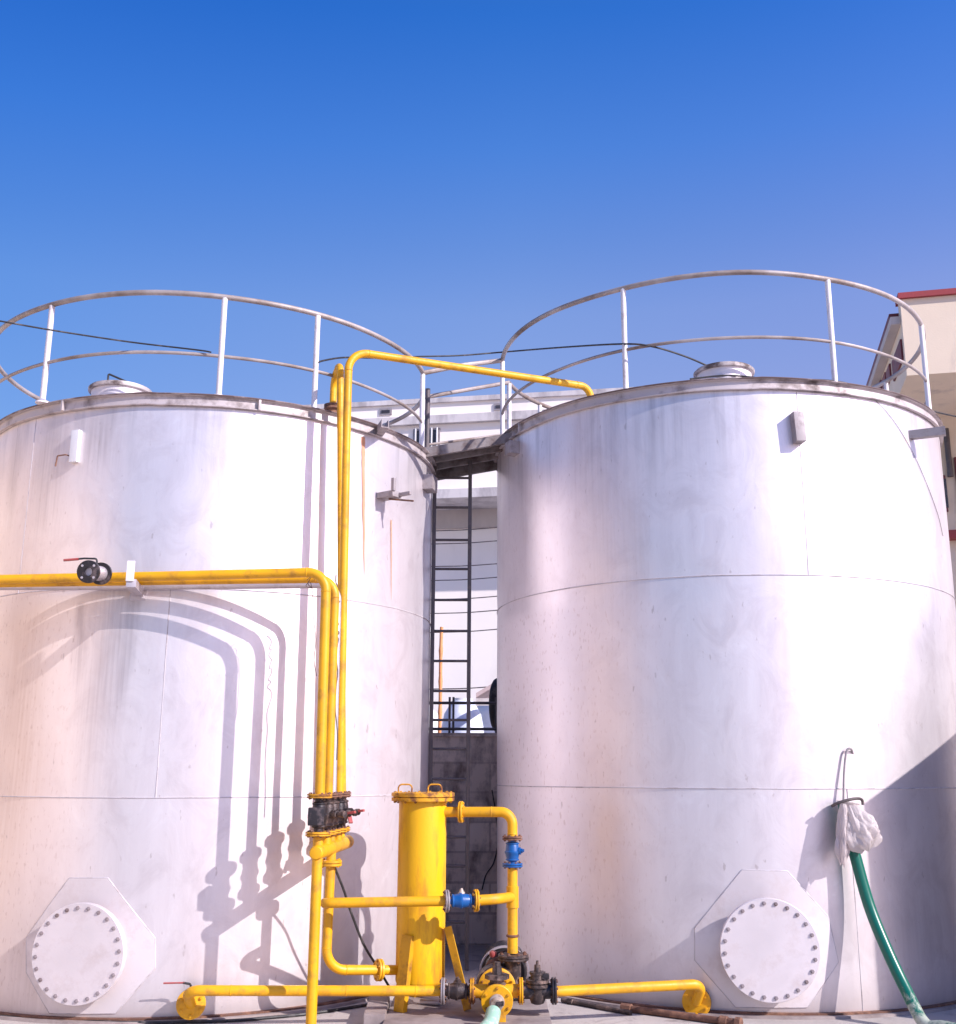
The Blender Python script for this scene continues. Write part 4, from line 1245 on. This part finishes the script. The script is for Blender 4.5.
cable('tangled thin wire tied round the upright pipes above the valves', tg, .0042, 'wire', 'binding_wire', None, 4, 'wire')
tg = [at(307, 580, 8.0), at(311, 577, 7.93), at(308, 584, 7.92), at(312, 588, 7.98), at(306, 586, 8.0), at(310, 582, 7.93), at(312.5, 592, 7.99), at(313, 605, 8.0), at(313.5, 618, 8.0), at(315.8, 640, 7.98), at(314, 660, 7.97), at(316.5, 676, 7.95)]
cable('thin loose wire knotted under the bend of the horizontal pipes', tg, .0025, 'wire', 'binding_wire', None, 4, 'wire')

# scrap pipes on the ground in front of the right tank
sp = thing('scrap_pipe', 'rusty scrap pipe with end fitting lying before the right tank', 'scrap pipe', atz(668, 1015, 0))
s0, s1 = atz(624, 1008, .025), atz(722, 1021, .025)
MB().cyl(s0, s1, .024, 14).build('tube', 'rust', sp)
d = (s1 - s0).normalized()
MB().lathe(s1 - d * .02, d, [(0, .028), (.01, .036), (.06, .036), (.062, .028), (.12, .028), (.122, .04), (.16, .04)], 8).build('fitting', 'rust', sp)
MB().lathe(s0 - d * .02, d, [(0, .028), (.002, .034), (.08, .034), (.082, .028)], 8).build('coupling', 'rust', sp)
sp2 = thing('scrap_pipe', 'thin dark rod lying on the ground right of the gate valve', 'scrap rod', atz(596, 1006, 0))
s0, s1 = atz(562, 1000, .018), atz(631, 1013, .018)
MB().cyl(s0, s1, .017, 12).build('tube', 'blackr', sp2)
MB().lathe(s0 + (s1 - s0) * .1, s1 - s0, [(0, .02), (.002, .027), (.05, .027), (.052, .02)], 8).build('coupling', 'blackr', sp2)
s0, s1 = atz(395, 1009, ZP + .02), atz(446, 1003, ZP + .02)
s0 = at(421, 1003, 8.62); s1 = at(442, 1003, 8.60)
m = MB().cyl(V((s0.x, 8.55, ZP + .02)), V((s1.x, 8.50, ZP + .02)), .018, 12)
tag(m.build('offcut', 'galv'), 'short bright pipe offcut lying beneath the yellow vessel', 'pipe offcut')

# ------------------------------------------------------------------ yard wall and what shows above it
WY = 11.85
wz = at(460, 736, WY).z
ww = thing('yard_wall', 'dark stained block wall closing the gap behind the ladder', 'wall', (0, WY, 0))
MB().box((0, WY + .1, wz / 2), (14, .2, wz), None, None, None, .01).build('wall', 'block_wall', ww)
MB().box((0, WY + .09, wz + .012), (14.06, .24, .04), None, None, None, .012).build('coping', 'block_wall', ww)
cable('thin black cable hanging down the yard wall', [at(492, 790, WY - .02), at(496, 815, WY - .02), at(498, 840, WY - .02), at(494, 862, WY - .02), at(486, 875, WY - .02), at(482, 890, WY - .02)], .007)

bf = thing('iron_fence', 'black iron rail fence standing on top of the yard wall', 'fence', (0, 12.05, wz))
for yy in (703, 729):
    z = at(460, yy, 12.0).z
    MB().cyl((-3, 12.0, z), (3, 12.0, z), .016, 10).build('rail', 'steel', bf)
for px in (449.6, 453.4, 496, 401):
    p = at(px, 710, 12.0)
    MB().box((p.x, 12.0, (wz + at(450, 697, 12).z) / 2), (.024, .024, at(450, 697, 12).z - wz), None, None, None, .003).build('upright', 'steel', bf)

by = 15.2
b0 = at(437, 775, by); b1 = at(442.5, 627, by)
bd = b1 - b0; 
m = MB(); pts = []; rs = []
for k in range(25):
    f = k / 24
    pts.append(b0 + bd * (f * 1.0) + V((.012 * math.sin(f * 5), 0, 0)))
    rs.append(.024 + (.007 if k % 5 == 0 else 0))
pts.insert(0, V((b0.x, by, 0))); rs.insert(0, .03)
tag(m.tube(pts, rs, 12).build('bamboo_pole', 'bamboo'), 'orange bamboo pole rising above the yard wall', 'pole')


def drum(px0, px1, ytop, Y, mat, label, shoulder):
    p0, p1 = at(px0, 720, Y), at(px1, 720, Y)
    c = (p0 + p1) / 2; r = (p1.x - p0.x) / 2; zt_ = at((px0 + px1) / 2, ytop, Y - r).z
    t = thing('water_drum', label, 'water drum', (c.x, Y, 0), None)
    MB().lathe((c.x, Y, 0), (0, 0, 1), [(0, r), (.3, r * 1.0), (.31, r * 1.03), (.36, r * 1.03), (.37, r), (zt_ * .62, r), (zt_ * .63, r * 1.03), (zt_ * .65, r * 1.03), (zt_ * .66, r), (zt_ - shoulder, r), (zt_ - shoulder * .5, r * .86), (zt_ - .04, r * .5)], 36).build('body', mat, t)
    MB().lathe((c.x, Y, zt_ - .045), (0, 0, 1), [(0, r * .45), (.045, r * .45), (.05, r * .3)], 24).build('cap', 'plasticw', t)


drum(441, 484, 697, 18.0, 'plasticb', 'pale blue plastic water drum with sloping shoulders', .5)
drum(405, 440.5, 704, 19.0, 'plasticw', 'white plastic water drum seen behind the bamboo pole', .3)
drum(474, 512, 697, 20.0, 'plasticw', 'white plastic water drum beside the dark tyre', .3)
ty = at(499, 719, 12.7)
m = MB()
rg = []
for k in range(28):
    t = 2 * math.pi * k / 28
    rg.append(ty + V((math.cos(t) * .05, 0, 0)) + V((0, 0, 0)))
pts = [ty + V((.25 * .22 * math.cos(t), .25 * .97 * math.cos(t), .25 * math.sin(t))) for t in [2 * math.pi * k / 36 for k in range(36)]]
m.tube(pts, .062, 12, closed=True)
zdrop = ty.z - .312 - wz
tyo = m.build('tyre', 'rubber')
tag(tyo, 'black tyre propped above the yard wall beside the right tank', 'tyre')
tyo.location.z -= max(-1, zdrop - 0.06)

# shade sheet: a sloping pinkish roof on a post
rf = thing('shade_roof', 'pinkish sheet roof edge peeping past the right tank', 'roof', (at(520, 690, 16).x, 16, 0))
c0, c1 = at(476, 693, 15.4), at(545, 652, 15.4)
m = MB(); m.prism([c0, V((c1.x, 15.4, c1.z)), V((c1.x, 17.5, c1.z)), V((c0.x, 17.5, c0.z))], V((0, 0, -.06)))
m.build('sheet', 'tent', rf)
MB().box((c0.x + 1.0, 15.45, c0.z - .12), (2.0, .06, .10)).build('edge_beam', 'ledge', rf)
MB().box((c1.x, 16, c1.z / 2), (.08, .08, c1.z)).build('post', 'steel', rf)

# ------------------------------------------------------------------ white building far behind
def vbox(mb, o, e1, e2, u0, u1, v0, v1, z0, z1):
    c = o + e1 * ((u0 + u1) / 2) + e2 * ((v0 + v1) / 2)
    mb.box((c.x, c.y, (z0 + z1) / 2), (u1 - u0, v1 - v0, z1 - z0), e1, e2)
    return mb


o_ = at(352, 420, 26.0); o_.z = 0
e1 = V((1, -.17, 0)).normalized(); e2 = V((.17, 1, 0)).normalized()
pn = -e2


def wb(x, y, dv=0.0):
    p = onplane(x, y, o_ + e2 * dv, pn); return (p - o_).dot(e1), p.z


hb = thing('white_building', 'plain white building with stepped parapet behind both tanks', 'building', o_)
zp = wb(430, 399)[1]; zc1 = wb(430, 417)[1]; zc0 = wb(430, 425)[1]; zl1 = wb(460, 489.5)[1]; zl0 = wb(460, 498.5)[1]
W0, W1 = -16, 7.5
vbox(MB(), o_, e1, e2, W0, W1, 0, 8, zl1, zp - .12).build('upper_wall', 'white_wall', hb)
vbox(MB(), o_, e1, e2, W0 - .05, W1 + .05, -.07, 8.1, zp - .12, zp).build('parapet_coping', 'ledge', hb)
vbox(MB(), o_, e1, e2, W0 - .05, W1 + .05, -.13, 0.0, zc0, zc1).build('cornice', 'ledge', hb)
vbox(MB(), o_, e1, e2, W0 - .1, W1 + .1, -.10, 8.0, zl0, zl1).build('floor_ledge', 'ledge', hb)
vbox(MB(), o_, e1, e2, W0, W1, 1.25, 8, 0, zl0).build('lower_wall', 'white_wall', hb)
vbox(MB(), o_, e1, e2, W0, W1, 1.12, 1.25, wb(460, 528, 1.15)[1], zl0).build('lintel_band', 'beige_wall', hb)
def wwin(x0, x1, y0, y1, bars=True):
    u0, za = wb(x0, y0); u1, zb_ = wb(x1, y1)
    f = vbox(MB(), o_, e1, e2, u0, u1, -.03, .03, zb_, za).build('window', 'tagg', hb)
    vbox(MB(), o_, e1, e2, u0 + .05, u1 - .05, -.045, -.02, zb_ + .05, za - .05).build('pane', 'glassd', f)
    if bars:
        for k in range(5):
            uu = u0 + (u1 - u0) * (k + .5) / 5
            a0 = o_ + e1 * uu - e2 * .065; a1 = a0
            MB().cyl(V((a0.x, a0.y, zb_)), V((a1.x, a1.y, za)), .02, 6).build('grille_bar', 'plasticw', f)
wwin(413.5, 440, 429.5, 447)
wwin(494, 509, 404, 410, False)
wwin(380, 392, 409, 415, False)
wwin(560, 575, 430, 448)

# strung cables between the tanks and the white building
for k, (ya, yb) in enumerate(((531, 527), (544, 540.5), (566.5, 563.5), (580.5, 577), (599.5, 596), (613.5, 610), (632.5, 629), (689, 686))):
    pa_, pb2 = at(432, ya, 16.5), at(500, yb, 16.0)
    dd = pb2 - pa_
    pts = [pa_ - dd * 4 + V((0, 0, .35)), pa_ - dd * 1.5 + V((0, 0, .04)), pa_, pa_ + dd * .5 + V((0, 0, -.012)), pb2, pb2 + dd * 1.8 + V((0, 0, .06)), pb2 + dd * 4.5 + V((0, 0, .4))]
    cable('thin grey wire strung level before the white building', pts, .0075, 'wire', 'strung_wire', 'wires strung behind the gap', 5, 'wire')

# ------------------------------------------------------------------ cream building on the right
q0 = at(900, 300, 15.0); q0.z = 0
g1 = V((.985, -.22, 0)).normalized(); g2 = V((.20, 1, 0)).normalized(); g2 = (g2 - g1 * g2.dot(g1)).normalized()


def cbf(x, y, dv=0.0):
    p = onplane(x, y, q0 + g2 * dv, -g2); return (p - q0).dot(g1), p.z


def cbs(x, y):
    p = onplane(x, y, q0, -g1); return (p - q0).dot(g2), p.z


rbld = thing('cream_building', 'cream building with red roof edge and overhanging upper floor', 'building', q0)
z_top = cbf(925, 297.5)[1]; z_bot = cbf(930, 374)[1]
vbox(MB(), q0, g1, g2, 0, 9, 0, 4.8, z_bot, z_top - .20).build('upper_storey', 'cream_wall', rbld)
vbox(MB(), q0, g1, g2, 0.0, 9, 0.0, .22, z_top - .20, z_top).build('parapet', 'cream_wall', rbld)
vbox(MB(), q0, g1, g2, -.03, 9.1, -.06, .26, z_top, z_top + .085).build('roof_edge', 'redtrim', rbld)
vbox(MB(), q0, g1, g2, -.14, -.002, .10, 4.9, z_top - .34, z_top - .22).build('eaves_moulding', 'beige_wall', rbld)
vbox(MB(), q0, g1, g2, -.13, 8.9, .27, 4.95, z_top - .22, z_top - .10).build('side_roof_edge', 'maroon', rbld)
dv = 2.1
u_w = cbf(940, 470, dv)[0]
vbox(MB(), q0, g1, g2, u_w, 9, dv, 4.7, 0, z_bot).build('lower_wall', 'cream_wall', rbld)
def cwin(x0, x1, y0, y1, nm='window'):
    u0, za = cbf(x0, y0, dv); u1, zb_ = cbf(x1, y1, dv)
    f = vbox(MB(), q0, g1, g2, u0, u1, dv - .05, dv + .02, zb_, za).build(nm, 'maroon', rbld)
    vbox(MB(), q0, g1, g2, u0 + .06, u1 - .06, dv - .06, dv, zb_ + .06, za - .06).build('pane', 'glassd', f)
cwin(941, 948, 476, 512)
cwin(953.5, 985, 458, 512)
u0, za = cbf(944, 533, dv)
_, zb_ = cbf(944, 541, dv)
vbox(MB(), q0, g1, g2, u_w - .06, 9, dv - .22, dv - .001, zb_, za).build('sill_band', 'redtrim', rbld)
u0, za = cbf(945, 430, dv); _, zb_ = cbf(945, 478, dv)
dpo = q0 + g1 * u0 + g2 * (dv - .07)
MB().cyl((dpo.x, dpo.y, zb_), (dpo.x, dpo.y, za), .045, 12).build('downpipe', 'steel', rbld)
for xf, xn, y0, y1 in ((893.0, 902.0, 339, 364), (888.0, 890.8, 363.5, 380), (883.8, 886.3, 372, 388), (879.6, 881.8, 380, 392)):
    hi = cbs(xf, (y0 + y1) / 2 + 5)[0]; lo, zt1 = cbs(xn, y0); _, zb1 = cbs(xn, y1)
    f = vbox(MB(), q0, g1, g2, -.03, .04, lo, hi, zb1, zt1).build('window', 'maroon', rbld)
    if False: vbox(MB(), q0, g1, g2, -.04, .02, lo + .05, hi - .05, zb1 + .05, zt1 - .05).build('pane', 'glassd', f)

# ------------------------------------------------------------------ shed just outside the frame whose shadow falls on the right tank
D0 = TR.hit(868, 860)
qd = V((SDIR.x, SDIR.y, 0)).normalized(); ed = V((-qd.y, qd.x, 0))
uc = 2.55
k0 = V((D0.x, D0.y, 0)) + qd * (uc * V((SDIR.x, SDIR.y, 0)).length)
B0 = TR.hit(865, 803); A0 = TR.hit(956, 733)
def onshed(P):
    u = (V((k0.x, k0.y, 0)) - V((P.x, P.y, 0))).dot(qd) / V((SDIR.x, SDIR.y, 0)).length
    S = P + SDIR * u
    return (S - k0).dot(ed), S.z
eb, zb0 = onshed(B0); ea, za0 = onshed(A0)
sl_ = (za0 - zb0) / (ea - eb)
L_ = 3.4
shed = thing('shed', 'dark brown lean-to shed with sloping roof right of the right tank', 'shed', k0)
def sh(u, v, z): 
    p = k0 + ed * u + qd * v; return V((p.x, p.y, z))
m = MB(); zc_ = zb0 - sl_ * eb
m.prism([sh(0, .03, 0), sh(L_, .03, 0), sh(L_, .03, zc_ + sl_ * L_ - .06), sh(0, .03, zc_ - .06)], qd * 3.0)
m.build('wall', 'grey_wall', shed)
m = MB(); m.prism([sh(0, 0, zc_ - .055), sh(L_ + .1, 0, zc_ + sl_ * (L_ + .1) - .055), sh(L_ + .1, 0, zc_ + sl_ * (L_ + .1)), sh(0, 0, zc_)], qd * 3.1)
m.build('roof', 'galv', shed)
MB().box(sh(1.5, -.0, 1.0), (.9, .05, 2.0), ed, qd, None, .01).build('door', 'steel', shed)


# ------------------------------------------------------------------ weld beads where elbows meet straight pipe
def beads(root, pts, rad, bends, mat='yellow'):
    """one bead either side of each corner of the control polyline"""
    for i, br in bends:
        a, b, c = V(pts[i - 1]), V(pts[i]), V(pts[i + 1])
        for e in (a, c):
            u = (e - b).normalized()
            ang = (a - b).angle(c - b); t = br / math.tan(ang / 2)
            p = b + u * (t + .004)
            MB().lathe(p - u * .004, u, [(0, rad - .001), (.002, rad + .0022), (.004, rad + .003), (.006, rad + .0022), (.008, rad - .001)], 22).build('weld_ring', mat, root)


sup = [o for o in COL.objects if o.name.startswith('supply_pipe') and o.parent is None]
sup.sort(key=lambda o: o.name)
for o, pp, rad, bb in zip(sup, (pipe1, pipe2, pipe3, pipe4, pipe5), (.0355, .0335, .025, .0325, .0295), ([(1, .14)], [(1, .14)], [(1, .12)], [(2, .17), (3, .14)], [(1, .07)])):
    beads(o, pp, rad, bb, 'galv' if rad == .025 else 'yellow')
beads(mf, [V((d0p.x, 8.2, d0.z - .02)), at(325.8, 970, 8.2), at(404, 970, 8.46)], .034, [(1, .15)])
beads(dp, [n0, rtop, V((RX.x, 8.40, vtop))], .0375, [(1, .15)])
for px in (230, 345, 415):
    u = (at(443.5, 991, 8.16) - at(186, 990.5, 7.98)).normalized(); p = at(186, 990.5, 7.98) + u * ((px - 186) / 257.5 * (at(443.5, 991, 8.16) - at(186, 990.5, 7.98)).length)
    op = [o for o in COL.objects if o.name == 'outlet_pipe'][0]
    MB().lathe(p - u * .004, u, [(0, .0335), (.002, .0367), (.006, .0367), (.008, .0335)], 22).build('weld_ring', 'yellow', op)

# ------------------------------------------------------------------ unseen building added to bounce warm light on the left tank; pipes end there
lb = thing('bounce_building', 'added unseen cream building that bounces light onto the left tank', 'building', (-8.6, 8.5, 0))
MB().box((-8.6, 8.5, 2.7), (1.6, 13.0, 5.4), None, None, None, .02).build('wall', 'cream_wall', lb)
MB().box((-8.6, 8.5, 5.46), (1.9, 13.3, .12), None, None, None, .02).build('roof_edge', 'ledge', lb)
MB().box((-7.78, 5.6, 1.05), (.06, 1.0, 2.1), None, None, None, .01).build('door', 'maroon', lb)
